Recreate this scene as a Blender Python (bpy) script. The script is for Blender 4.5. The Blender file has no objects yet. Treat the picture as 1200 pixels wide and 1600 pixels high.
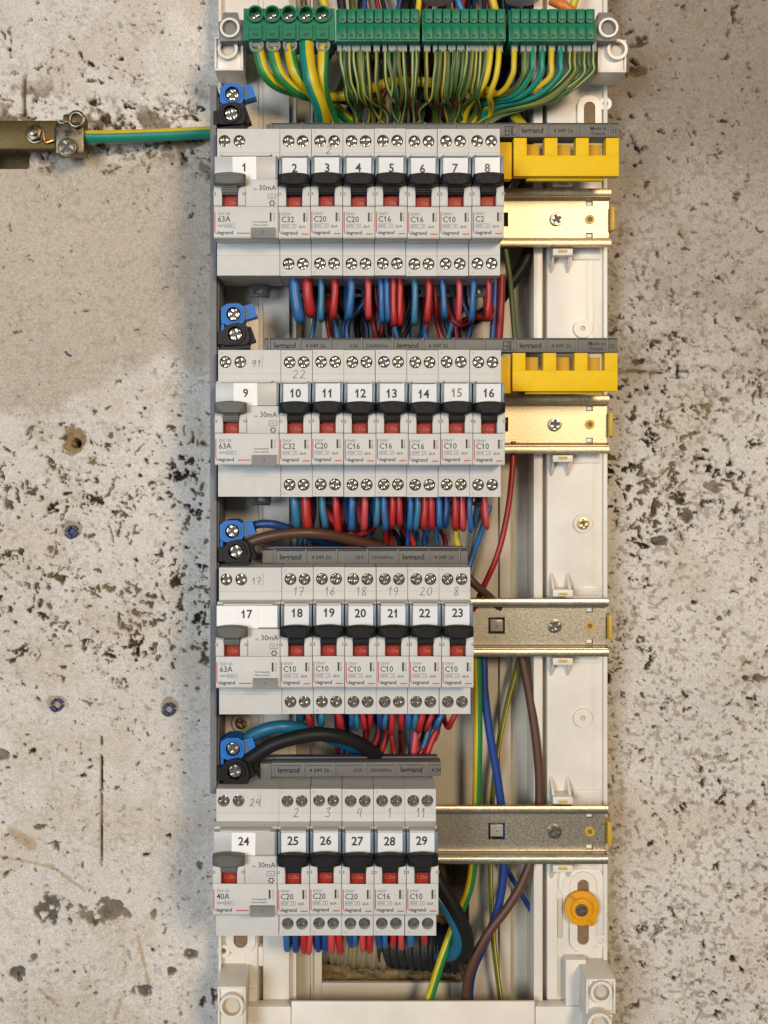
import bpy, bmesh, math, random
import numpy as np
from mathutils import Vector

random.seed(7)
SC = bpy.context.scene
COL = SC.collection

# ------------------------------------------------------------------ camera, world, lamps, exposure
S, D, CX, CY = 0.358, 650.0, 540.0, 685.0        # mm per photo pixel at the breaker shoulders, distance, optical centre


def P(px, py, Y=0.0):
    """photo position + real depth (mm behind the breaker shoulders) -> place in mm"""
    k = S * (D + Y) / D
    return Vector(((px - CX) * k, Y, (CY - py) * k))


def LN(px, Y=0.0):
    return px * S * (D + Y) / D


cam_d = bpy.data.cameras.new('camera')
cam = bpy.data.objects.new('camera', cam_d)
COL.objects.link(cam)
cam.location = (0, -D / 1000, 0)
cam.rotation_euler = (math.radians(90), 0, 0)
cam_d.sensor_fit = 'VERTICAL'
cam_d.sensor_height = 24
cam_d.lens = 24 * D / (1600 * S)
cam_d.shift_x = (600 - CX) / 1600
cam_d.shift_y = -(800 - CY) / 1600
cam_d.clip_start = 0.01
cam_d.clip_end = 50
SC.camera = cam

w = bpy.data.worlds.new('World')
SC.world = w
w.use_nodes = True
bg = w.node_tree.nodes['Background']
bg.inputs[0].default_value = (0.98, 0.96, 0.94, 1)
bg.inputs[1].default_value = 0.14


def lamp(name, loc, target, size, energy, color):
    d = bpy.data.lights.new(name, 'AREA')
    d.shape = 'DISK'
    d.size = size
    d.energy = energy
    d.color = color
    o = bpy.data.objects.new(name, d)
    COL.objects.link(o)
    o.location = loc
    o.rotation_euler = (Vector(target) - Vector(loc)).to_track_quat('-Z', 'Y').to_euler()
    return o


lamp('ceiling_lamp', (0.78, -2.25, 0.62), (0, 0.05, -0.05), 0.5, 41, (1.0, 0.78, 0.53))
lamp('window_light', (-1.0, -2.1, 0.12), (-0.05, 0.05, -0.05), 0.9, 40, (0.80, 0.89, 1.0))

SC.view_settings.view_transform = 'Standard'
SC.view_settings.look = 'None'
SC.view_settings.exposure = -0.08
SC.view_settings.gamma = 1.0
SC.view_settings.use_curve_mapping = False


# ------------------------------------------------------------------ materials
def mat(name, col, rough=0.5, metal=0.0, mottle=0.0, mscale=300.0, bump=0.0, bscale=1500.0, spec=0.5, stretch=None,
        rmottle=0.0):
    m = bpy.data.materials.new(name)
    m.use_nodes = True
    nt = m.node_tree
    b = nt.nodes['Principled BSDF']
    b.inputs['Base Color'].default_value = (*col, 1)
    b.inputs['Roughness'].default_value = rough
    b.inputs['Metallic'].default_value = metal
    b.inputs['Specular IOR Level'].default_value = spec
    if mottle or bump or rmottle:
        tc = nt.nodes.new('ShaderNodeTexCoord')
        src = tc.outputs['Object']
        if stretch:
            mp = nt.nodes.new('ShaderNodeMapping')
            mp.inputs['Scale'].default_value = stretch
            nt.links.new(src, mp.inputs[0])
            src = mp.outputs[0]
    if mottle or rmottle:
        n = nt.nodes.new('ShaderNodeTexNoise')
        n.inputs['Scale'].default_value = mscale
        n.inputs['Detail'].default_value = 5
        n.inputs['Roughness'].default_value = 0.65
        nt.links.new(src, n.inputs['Vector'])
        if mottle:
            r = nt.nodes.new('ShaderNodeMapRange')
            r.inputs[1].default_value = 0.3
            r.inputs[2].default_value = 0.7
            r.inputs[3].default_value = 1 - mottle
            r.inputs[4].default_value = 1 + mottle * 0.6
            nt.links.new(n.outputs['Fac'], r.inputs[0])
            mx = nt.nodes.new('ShaderNodeVectorMath')
            mx.operation = 'SCALE'
            mx.inputs[0].default_value = col
            nt.links.new(r.outputs[0], mx.inputs['Scale'])
            nt.links.new(mx.outputs[0], b.inputs['Base Color'])
        if rmottle:
            r2 = nt.nodes.new('ShaderNodeMapRange')
            r2.inputs[1].default_value = 0.3
            r2.inputs[2].default_value = 0.7
            r2.inputs[3].default_value = max(0.02, rough - rmottle)
            r2.inputs[4].default_value = min(1, rough + rmottle)
            nt.links.new(n.outputs['Fac'], r2.inputs[0])
            nt.links.new(r2.outputs[0], b.inputs['Roughness'])
    if bump:
        n2 = nt.nodes.new('ShaderNodeTexNoise')
        n2.inputs['Scale'].default_value = bscale
        n2.inputs['Detail'].default_value = 4
        nt.links.new(src, n2.inputs['Vector'])
        bp = nt.nodes.new('ShaderNodeBump')
        bp.inputs['Strength'].default_value = bump
        bp.inputs['Distance'].default_value = 0.0004
        nt.links.new(n2.outputs['Fac'], bp.inputs['Height'])
        nt.links.new(bp.outputs[0], b.inputs['Normal'])
    return m


M = {}
M['shell'] = mat('breaker_plastic', (0.51, 0.505, 0.48), 0.55, mottle=0.06, mscale=120, bump=0.10, bscale=2500)
M['window_shell'] = mat('breaker_window_plastic', (0.44, 0.44, 0.415), 0.4, mottle=0.05, mscale=200)  # greyish plastic of the name strip
M['black'] = mat('black_toggle_plastic', (0.011, 0.011, 0.012), 0.55, spec=0.18, bump=0.08, bscale=2000, rmottle=0.1)
M['grey_toggle'] = mat('grey_toggle_plastic', (0.105, 0.102, 0.092), 0.5, spec=0.3, bump=0.08, bscale=2000, rmottle=0.08)
M['grey'] = mat('grey_plastic', (0.17, 0.168, 0.16), 0.5, mottle=0.08, mscale=250, bump=0.08)
M['partition'] = mat('grey_trunking_plastic', (0.17, 0.172, 0.175), 0.55, spec=.3, mottle=0.12, mscale=60, bump=0.06)
M['comb_grey'] = mat('busbar_grey_plastic', (0.135, 0.13, 0.12), 0.5, spec=.35, mottle=0.1, mscale=120, bump=0.08)
M['comb_edge'] = mat('busbar_rib_plastic', (0.18, 0.175, 0.16), 0.5)
M['purple'] = mat('dark_violet_plastic', (0.045, 0.04, 0.07), 0.4)
M['red'] = mat('red_flag', (0.27, 0.018, 0.008), 0.5, spec=.3)
M['ink'] = mat('dark_print', (0.03, 0.029, 0.028), 0.6)
M['ink_black'] = mat('black_print', (0.012, 0.012, 0.012), 0.6)
M['ink_soft'] = mat('grey_print', (0.11, 0.105, 0.10), 0.6)
M['ink_faint'] = mat('faint_print', (0.33, 0.32, 0.29), 0.6)
M['ink_white'] = mat('white_print', (0.50, 0.16, 0.09), 0.6)
M['ink_red'] = mat('red_print', (0.45, 0.06, 0.035), 0.6)
M['pencil'] = mat('pencil_mark', (0.13, 0.125, 0.12), 0.5, mottle=0.4, mscale=900)
M['paper'] = mat('label_paper', (0.78, 0.78, 0.77), 0.7, mottle=0.03, mscale=150)
M['lip'] = mat('bluish_clear_plastic', (0.14, 0.185, 0.23), 0.32, spec=0.4)
M['screw'] = mat('screw_steel', (0.52, 0.48, 0.40), 0.25, 1.0, mottle=0.35, mscale=500, rmottle=0.1)
M['dark_screw'] = mat('dark_screw_steel', (0.34, 0.30, 0.25), 0.3, 1.0, mottle=0.3, mscale=500)
M['well'] = mat('screw_well', (0.10, 0.095, 0.085), 0.6)
M['rail'] = mat('zinc_rail_unlit', (0.52, 0.48, 0.385), 0.38, 1.0, mottle=0.16, mscale=800, bump=0.16, bscale=1100,
                rmottle=0.07)  # same zinc steel, greyed as out of the lamp's reflection
M['rail_glow'] = mat('zinc_rail_painted_glow', (0.62, 0.52, 0.345), 0.46, 1.0, mottle=0.25, mscale=800, bump=0.2, bscale=1100,
                     rmottle=0.06)  # lamp's gold reflection put into the zinc's colour
M['white'] = mat('white_enclosure_plastic', (0.70, 0.655, 0.575), 0.38, mottle=0.10, mscale=28, rmottle=.1, bump=0.05, bscale=900)
M['inner'] = mat('beige_enclosure_plastic', (0.52, 0.465, 0.375), 0.5, mottle=0.07, mscale=40, bump=0.05, bscale=900)
M['slotfloor'] = mat('brown_slot_bottom', (0.20, 0.13, 0.065), 0.8, mottle=0.3, mscale=300)
M['yellow'] = mat('yellow_plastic', (0.74, 0.47, 0.003), 0.55, spec=.25, mottle=0.06, mscale=150, bump=0.06)
M['yellow_clip'] = mat('ochre_plastic', (0.52, 0.32, 0.02), 0.45, mottle=0.08, mscale=150)
M['amber'] = mat('amber_plastic', (0.48, 0.27, 0.004), 0.5, spec=.25)
M['orange'] = mat('orange_plastic', (0.66, 0.30, 0.008), 0.4, spec=.3, mottle=0.1, mscale=100)
M['green'] = mat('green_terminal_plastic', (0.001, 0.155, 0.075), 0.42, spec=.35, mottle=0.12, mscale=150, bump=0.05)
M['green_dark'] = mat('green_terminal_painted_shade', (0.001, 0.05, 0.026), 0.5)  # shade of the wells and gaps put into a darker green
M['blue_plastic'] = mat('blue_connector_plastic', (0.018, 0.14, 0.46), 0.45, spec=.3, mottle=0.1, mscale=150)
M['black_plastic'] = mat('black_connector_plastic', (0.010, 0.0095, 0.009), 0.42, spec=.22, bump=0.1, bscale=900)
M['ferrule'] = mat('grey_ferrule', (0.23, 0.235, 0.235), 0.5)
M['w_red'] = mat('red_insulation', (0.37, 0.018, 0.018), 0.42, mottle=0.12, mscale=120)
M['w_pink'] = mat('pale_red_insulation', (0.48, 0.055, 0.06), 0.42, mottle=0.12, mscale=120)
M['w_blue'] = mat('blue_insulation', (0.022, 0.115, 0.30), 0.42, mottle=0.12, mscale=120)
M['w_teal'] = mat('dull_blue_insulation', (0.03, 0.15, 0.26), 0.42, mottle=0.12, mscale=120)
M['w_navy'] = mat('navy_insulation', (0.012, 0.045, 0.17), 0.42, mottle=0.12, mscale=120)
M['w_deepred'] = mat('deep_red_insulation', (0.25, 0.012, 0.012), 0.42, mottle=0.12, mscale=120)
M['w_crimson'] = mat('crimson_insulation', (0.30, 0.012, 0.016), 0.42, mottle=0.12, mscale=120)
M['w_brown'] = mat('brown_insulation', (0.075, 0.031, 0.015), 0.45, mottle=0.12, mscale=120)
M['w_black'] = mat('black_insulation', (0.010, 0.010, 0.010), 0.5, spec=.25, mottle=0.12, mscale=120)
M['w_petrol'] = mat('petrol_blue_insulation', (0.008, 0.11, 0.20), 0.4, mottle=0.12, mscale=120)
M['w_yellow'] = mat('yellow_insulation', (0.58, 0.43, 0.012), 0.42, mottle=0.12, mscale=120)
M['w_green'] = mat('green_insulation', (0.018, 0.19, 0.045), 0.42, mottle=0.12, mscale=120)
M['w_teal_green'] = mat('teal_green_insulation', (0.004, 0.20, 0.14), 0.42, mottle=0.12, mscale=120)
M['w_pale'] = mat('pale_green_insulation', (0.36, 0.35, 0.10), 0.45, mottle=0.12, mscale=120)
M['w_olive'] = mat('olive_insulation', (0.075, 0.10, 0.018), 0.45, mottle=0.12, mscale=120)
M['w_grey'] = mat('grey_insulation', (0.20, 0.19, 0.17), 0.5, mottle=0.12, mscale=120)
M['w_darkgreen'] = mat('dark_green_insulation', (0.022, 0.085, 0.022), 0.42, mottle=0.12, mscale=120)
M['w_dimyellow'] = mat('dull_yellow_insulation', (0.36, 0.29, 0.03), 0.42, mottle=0.12, mscale=120)
M['w_orange'] = mat('orange_insulation', (0.60, 0.17, 0.02), 0.42)
M['conduit_beige'] = mat('beige_conduit', (0.21, 0.165, 0.095), 0.5, mottle=0.1, mscale=100)
M['conduit_black'] = mat('dark_conduit', (0.016, 0.018, 0.018), 0.5, spec=.3)
M['brass'] = mat('dull_brass', (0.10, 0.074, 0.033), 0.52, 1.0, mottle=0.3, mscale=90, bump=0.2, bscale=500, rmottle=0.12)
M['steel'] = mat('worn_zinc', (0.15, 0.125, 0.085), 0.36, 1.0, mottle=0.45, mscale=160, bump=0.4, bscale=300, rmottle=0.15)
M['copper'] = mat('copper', (0.75, 0.33, 0.12), 0.3, 1.0)
M['plug'] = mat('navy_wall_plug', (0.02, 0.026, 0.085), 0.5, mottle=0.2, mscale=300)
M['foam'] = mat('crumbly_brown_fill', (0.23, 0.16, 0.075), 0.95, mottle=0.5, mscale=120, bump=1.0, bscale=260)
M['clip'] = mat('dark_clip_plastic', (0.05, 0.048, 0.044), 0.45, spec=.25)
M['clear_grey'] = mat('translucent_grey_plastic', (0.32, 0.31, 0.28), 0.25)


def clear_mat():
    m = bpy.data.materials.new('clear_window_plastic')
    m.use_nodes = True
    nt = m.node_tree
    nt.nodes.clear()
    out = nt.nodes.new('ShaderNodeOutputMaterial')
    mix = nt.nodes.new('ShaderNodeMixShader')
    tr = nt.nodes.new('ShaderNodeBsdfTransparent')
    tr.inputs[0].default_value = (0.985, 0.99, 0.995, 1)
    gl = nt.nodes.new('ShaderNodeBsdfGlossy')
    gl.inputs['Roughness'].default_value = 0.16
    mix.inputs[0].default_value = 0.035
    nt.links.new(tr.outputs[0], mix.inputs[1])
    nt.links.new(gl.outputs[0], mix.inputs[2])
    nt.links.new(mix.outputs[0], out.inputs[0])
    return m


M['clear'] = clear_mat()


# ------------------------------------------------------------------ mesh builder (everything in mm)
class MB:
    def __init__(self):
        self.v, self.f, self.m, self.mats = [], [], [], []

    def mi(self, key):
        if key not in self.mats:
            self.mats.append(key)
        return self.mats.index(key)

    def add(self, verts, faces, key):
        o = len(self.v)
        i = self.mi(key)
        self.v += [tuple(p) for p in verts]
        for f in faces:
            self.f.append(tuple(o + a for a in f))
            self.m.append(i)

    def box(self, x0, x1, y0, y1, z0, z1, key, rot=0.0, piv=None):
        if x0 > x1: x0, x1 = x1, x0
        if y0 > y1: y0, y1 = y1, y0
        if z0 > z1: z0, z1 = z1, z0
        v = [(x0, y0, z0), (x1, y0, z0), (x1, y1, z0), (x0, y1, z0), (x0, y0, z1), (x1, y0, z1), (x1, y1, z1), (x0, y1, z1)]
        if rot:
            cx, cz = piv or ((x0 + x1) / 2, (z0 + z1) / 2)
            c, s = math.cos(rot), math.sin(rot)
            v = [(cx + (x - cx) * c - (z - cz) * s, y, cz + (x - cx) * s + (z - cz) * c) for x, y, z in v]
        self.add(v, [(0, 3, 2, 1), (4, 5, 6, 7), (0, 1, 5, 4), (1, 2, 6, 5), (2, 3, 7, 6), (3, 0, 4, 7)], key)

    def pbox(self, px0, px1, py0, py1, Y0, Y1, key):
        """box whose front face (at depth Y0) covers the given photo rectangle"""
        a, b = P(px0, py0, Y0), P(px1, py1, Y0)
        self.box(a.x, b.x, Y0, Y1, b.z, a.z, key)

    def prism(self, poly, y0, y1, key):
        """poly (x, z) counter-clockwise seen from the front, front at y0, back at y1"""
        n = len(poly)
        v = [(x, y0, z) for x, z in poly] + [(x, y1, z) for x, z in poly]
        f = [tuple(range(n)), tuple(range(2 * n - 1, n - 1, -1))]
        for i in range(n):
            j = (i + 1) % n
            f.append((i, i + n, j + n, j))
        self.add(v, f, key)

    def xprism(self, prof, x0, x1, key):
        """profile (y, z) swept along x"""
        n = len(prof)
        v = [(x0, y, z) for y, z in prof] + [(x1, y, z) for y, z in prof]
        f = [tuple(range(n)), tuple(range(2 * n - 1, n - 1, -1))]
        for i in range(n):
            j = (i + 1) % n
            f.append((i, i + n, j + n, j))
        self.add(v, f, key)

    def ring(self, outer, inner, y0, y1, key, inner_key=None, floor=None, floor_key=None, iy1=None):
        n = len(outer)
        v = [(x, y0, z) for x, z in outer] + [(x, y0, z) for x, z in inner]
        self.add(v, [(i, (i + 1) % n, (i + 1) % n + n, i + n) for i in range(n)], key)
        v = [(x, y0, z) for x, z in outer] + [(x, y1, z) for x, z in outer]
        self.add(v, [(i, i + n, (i + 1) % n + n, (i + 1) % n) for i in range(n)], key)
        d = y1 if iy1 is None else iy1
        v = [(x, y0, z) for x, z in inner] + [(x, d, z) for x, z in inner]
        self.add(v, [(i, (i + 1) % n, (i + 1) % n + n, i + n) for i in range(n)], inner_key or key)
        if floor is not None:
            self.add([(x, floor, z) for x, z in inner], [tuple(range(n))], floor_key or inner_key or key)

    def cyl(self, cx, cz, r, y0, y1, key, n=24):
        self.prism(circ(cx, cz, r, n), y0, y1, key)

    def cell(self, x0, x1, z0, z1, cx, cz, r, y, depth, key, well='well', n=28):
        """front face with a round well in it"""
        angs = [2 * math.pi * i / n for i in range(n)] + [math.atan2(b - cz, a - cx) % (2 * math.pi)
                                                         for a in (x0, x1) for b in (z0, z1)]
        angs = sorted(set(round(a, 6) for a in angs))
        inn, out = [], []
        for a in angs:
            c, s = math.cos(a), math.sin(a)
            inn.append((cx + r * c, cz + r * s))
            t = 1e9
            if c > 1e-7: t = min(t, (x1 - cx) / c)
            if c < -1e-7: t = min(t, (x0 - cx) / c)
            if s > 1e-7: t = min(t, (z1 - cz) / s)
            if s < -1e-7: t = min(t, (z0 - cz) / s)
            out.append((cx + t * c, cz + t * s))
        k = len(angs)
        v = [(p[0], y, p[1]) for p in out] + [(p[0], y, p[1]) for p in inn]
        self.add(v, [(i, (i + 1) % k, (i + 1) % k + k, i + k) for i in range(k)], key)
        r2 = r * 0.9
        v = [(p[0], y, p[1]) for p in inn] + [(cx + (p[0] - cx) * .95, y + depth, cz + (p[1] - cz) * .95) for p in inn]
        self.add(v, [(i, (i + 1) % k, (i + 1) % k + k, i + k) for i in range(k)], key)
        self.add([(cx + (p[0] - cx) * .95, y + depth, cz + (p[1] - cz) * .95) for p in inn], [tuple(range(k))], well)

    def tube(self, pts, r, keys, sides=12, closed_ends=True, twist=0.0, phase=0.0, sub=8, stripe=None):
        """smooth tube through pts; keys: one material, or stripe(i/sides) -> key. r may be a function of t"""
        pts = [Vector(p) for p in pts]
        path = []
        ext = [pts[0] * 2 - pts[1]] + pts + [pts[-1] * 2 - pts[-2]]
        for i in range(1, len(ext) - 2):
            p0, p1, p2, p3 = ext[i - 1:i + 3]
            # centripetal-like tension
            for s in range(sub):
                t = s / sub
                path.append(0.5 * ((2 * p1) + (-p0 + p2) * t + (2 * p0 - 5 * p1 + 4 * p2 - p3) * t * t
                                   + (-p0 + 3 * p1 - 3 * p2 + p3) * t ** 3))
        path.append(pts[-1])
        n = len(path)
        tang = [(path[min(i + 1, n - 1)] - path[max(i - 1, 0)]).normalized() for i in range(n)]
        nrm = Vector((0, -1, 0.013)).cross(tang[0])
        if nrm.length < 1e-3: nrm = Vector((1, 0, 0.01)).cross(tang[0])
        nrm.normalize()
        v = []
        for i in range(n):
            nrm = (nrm - tang[i] * nrm.dot(tang[i])).normalized()
            bn = tang[i].cross(nrm)
            rr = r(i / (n - 1)) if callable(r) else r
            for k in range(sides):
                a = 2 * math.pi * k / sides + phase + twist * i / n
                v.append(path[i] + (nrm * math.cos(a) + bn * math.sin(a)) * rr)
        base = len(self.v)
        self.v += [tuple(p) for p in v]
        for i in range(n - 1):
            for k in range(sides):
                k2 = (k + 1) % sides
                self.f.append((base + i * sides + k, base + i * sides + k2, base + (i + 1) * sides + k2, base + (i + 1) * sides + k))
                self.m.append(self.mi(stripe((k + .5) / sides) if stripe else keys))
        if closed_ends:
            e = keys if not stripe else stripe(.01)
            self.f.append(tuple(base + k for k in range(sides - 1, -1, -1))); self.m.append(self.mi(e))
            self.f.append(tuple(base + (n - 1) * sides + k for k in range(sides))); self.m.append(self.mi(e))

    def text(self, s, x, z, y, size, key, align='CENTER', bold=0.0, sx=1.0, rot=0.0, shear=0.0):
        tv, tf = text_geo(s, align, bold, shear)
        c, sn = math.cos(rot), math.sin(rot)
        v = []
        for a, b in tv:
            a, b = a * size * sx, b * size
            v.append((x + a * c - b * sn, y, z + a * sn + b * c))
        self.add(v, tf, key)
        if '1' in s and s.replace('.', '').isalnum():
            shift = 0.0
            if align != 'LEFT':
                shift = min(a for a, _ in tv) - min(a for a, _ in text_geo(s, 'LEFT', bold, shear)[0])
            for i, ch in enumerate(s):
                if ch != '1': continue
                g = text_geo(s[:i + 1], 'LEFT', bold, shear)[0]
                xr = max(a for a, _ in g) + shift
                zt_ = max(b for _, b in text_geo('1', 'LEFT', bold, shear)[0])
                tk = .10 + bold * 2
                q = [(xr - .03, zt_), (xr - .03, zt_ - tk * 1.25), (xr - .27, zt_ - .20 - tk), (xr - .27, zt_ - .20)]
                v = []
                for a, b in q:
                    a, b = a * size * sx, b * size
                    v.append((x + a * c - b * sn, y - .004, z + a * sn + b * c))
                self.add(v, [(3, 2, 1, 0)], key)

    def stroke(self, pts, wd, y, key):
        """flat pen stroke through (x, z) points"""
        for (a, b), (c, d) in zip(pts[:-1], pts[1:]):
            dx, dz = c - a, d - b
            l = math.hypot(dx, dz) or 1e-6
            nx, nz = -dz / l * wd / 2, dx / l * wd / 2
            ex, ez = dx / l * wd * .3, dz / l * wd * .3
            y -= 0.002
            self.add([(a - nx - ex, y, b - nz - ez), (c - nx + ex, y, d - nz + ez), (c + nx + ex, y, d + nz + ez), (a + nx - ex, y, b + nz - ez)],
                     [(0, 1, 2, 3)], key)

    def build(self, name, parent=None, bevel=0.0, smooth=35, loc=None, center=False, seg=2):
        me = bpy.data.meshes.new(name)
        off = Vector((0, 0, 0))
        if center:
            a = np.array(self.v)
            off = Vector((a.min(0) + a.max(0)) / 2)
        me.from_pydata([((p[0] - off.x) * .001, (p[1] - off.y) * .001, (p[2] - off.z) * .001) for p in self.v], [], self.f)
        for k in self.mats:
            me.materials.append(M[k])
        me.polygons.foreach_set('material_index', self.m)
        if bevel:
            bm = bmesh.new()
            bm.from_mesh(me)
            bmesh.ops.remove_doubles(bm, verts=bm.verts, dist=1e-7)
            ed = [e for e in bm.edges if len(e.link_faces) == 2 and e.calc_face_angle(0) > 0.6]
            bmesh.ops.bevel(bm, geom=ed, offset=bevel * .001, segments=seg, profile=0.5, affect='EDGES', clamp_overlap=True)
            bm.to_mesh(me)
            bm.free()
        if smooth:
            me.polygons.foreach_set('use_smooth', [True] * len(me.polygons))
            me.set_sharp_from_angle(angle=math.radians(smooth))
        me.update()
        o = bpy.data.objects.new(name, me)
        COL.objects.link(o)
        if parent:
            o.parent = parent
        if loc is not None:
            o.location = Vector(loc) * .001
        elif center:
            o.location = off * .001
        return o


def circ(cx, cz, r, n=24):
    return [(cx + r * math.cos(2 * math.pi * i / n), cz + r * math.sin(2 * math.pi * i / n)) for i in range(n)]


def stadium(cx, cz, r, half, n=20):
    out = []
    for i in range(n):
        a = 2 * math.pi * (i + .5) / n
        out.append((cx + r * math.cos(a), cz + r * math.sin(a) + (half if math.sin(a) > 0 else -half)))
    return out


_TG = {}


def text_geo(s, align, bold, shear):
    key = (s, align, bold, shear)
    if key not in _TG:
        cu = bpy.data.curves.new('t', 'FONT')
        cu.body = s
        cu.size = 1.0
        cu.align_x = align
        cu.align_y = 'CENTER'
        cu.offset = bold
        cu.shear = shear
        cu.resolution_u = 2
        o = bpy.data.objects.new('t', cu)
        COL.objects.link(o)
        dg = bpy.context.evaluated_depsgraph_get()
        me = bpy.data.meshes.new_from_object(o.evaluated_get(dg))
        tv = [(a.co.x, a.co.y) for a in me.vertices]
        tf = [tuple(p.vertices) if p.normal.z > 0 else tuple(reversed(p.vertices)) for p in me.polygons]
        bpy.data.objects.remove(o)
        bpy.data.curves.remove(cu)
        bpy.data.meshes.remove(me)
        _TG[key] = (tv, tf)
    return _TG[key]


def tag(o, label, cat=None, group=None, kind=None):
    if label: o['label'] = label
    if cat: o['category'] = cat
    if group: o['group'] = group
    if kind: o['kind'] = kind
    return o


def thing(name, label, cat, loc, group=None):
    o = bpy.data.objects.new(name, None)
    o.empty_display_size = 0.01
    COL.objects.link(o)
    o.location = Vector(loc) * .001
    return tag(o, label, cat, group)


def dup(o, parent=None):
    c = o.copy()
    COL.objects.link(c)
    c.parent = parent
    return c


def screw_mb(r, y, key='screw', ring=False, ang=0.0, cx=0, cz=0, slot=None):
    mb = MB()
    mb.cyl(cx, cz, r * .98, y + 0.9, y + 2.0, 'well', 20)
    hw = slot or r * .13
    rr = r * .8 if ring else r
    for q in range(4):
        a0 = math.asin(min(.9, hw / rr)) + .02
        poly = [(hw, hw)]
        for i in range(7):
            a = a0 + (math.pi / 2 - 2 * a0) * i / 6
            poly.append((rr * math.cos(a), rr * math.sin(a)))
        out = []
        for px, pz in poly:
            a = q * math.pi / 2 + ang
            out.append((cx + px * math.cos(a) - pz * math.sin(a), cz + px * math.sin(a) + pz * math.cos(a)))
        mb.prism(out, y, y + 1.2, key)
    if ring:
        mb.ring(circ(cx, cz, r), circ(cx, cz, r * .62), y + .12, y + 1.4, key)
    return mb


# ------------------------------------------------------------------ the wall
WY = 86.0


def vn(U, V, wx, wy, seed):
    """value noise, wavelengths in photo pixels"""
    rs = np.random.RandomState(seed)
    g = rs.rand(257, 257)
    x, y = U / wx + 1000.3, V / wy + 1000.7
    xi, yi = np.floor(x).astype(int), np.floor(y).astype(int)
    fx, fy = x - xi, y - yi
    fx, fy = fx * fx * (3 - 2 * fx), fy * fy * (3 - 2 * fy)
    a, b = g[yi % 257, xi % 257], g[yi % 257, (xi + 1) % 257]
    c, d = g[(yi + 1) % 257, xi % 257], g[(yi + 1) % 257, (xi + 1) % 257]
    return (a * (1 - fx) + b * fx) * (1 - fy) + (c * (1 - fx) + d * fx) * fy


def fbm(U, V, wx, wy, seed, oc=4, g=0.5):
    s, a, t = 0, 1.0, 0
    for i in range(oc):
        c, sn = math.cos(i * 1.1), math.sin(i * 1.1)
        s = s + a * vn(U * c + V * sn, V * c - U * sn, wx / 2 ** i, wy / 2 ** i, seed + i * 17)
        t += a
        a *= g
    return s / t


def sst(a, b, x):
    t = np.clip((x - a) / (b - a), 0, 1)
    return t * t * (3 - 2 * t)


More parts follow.
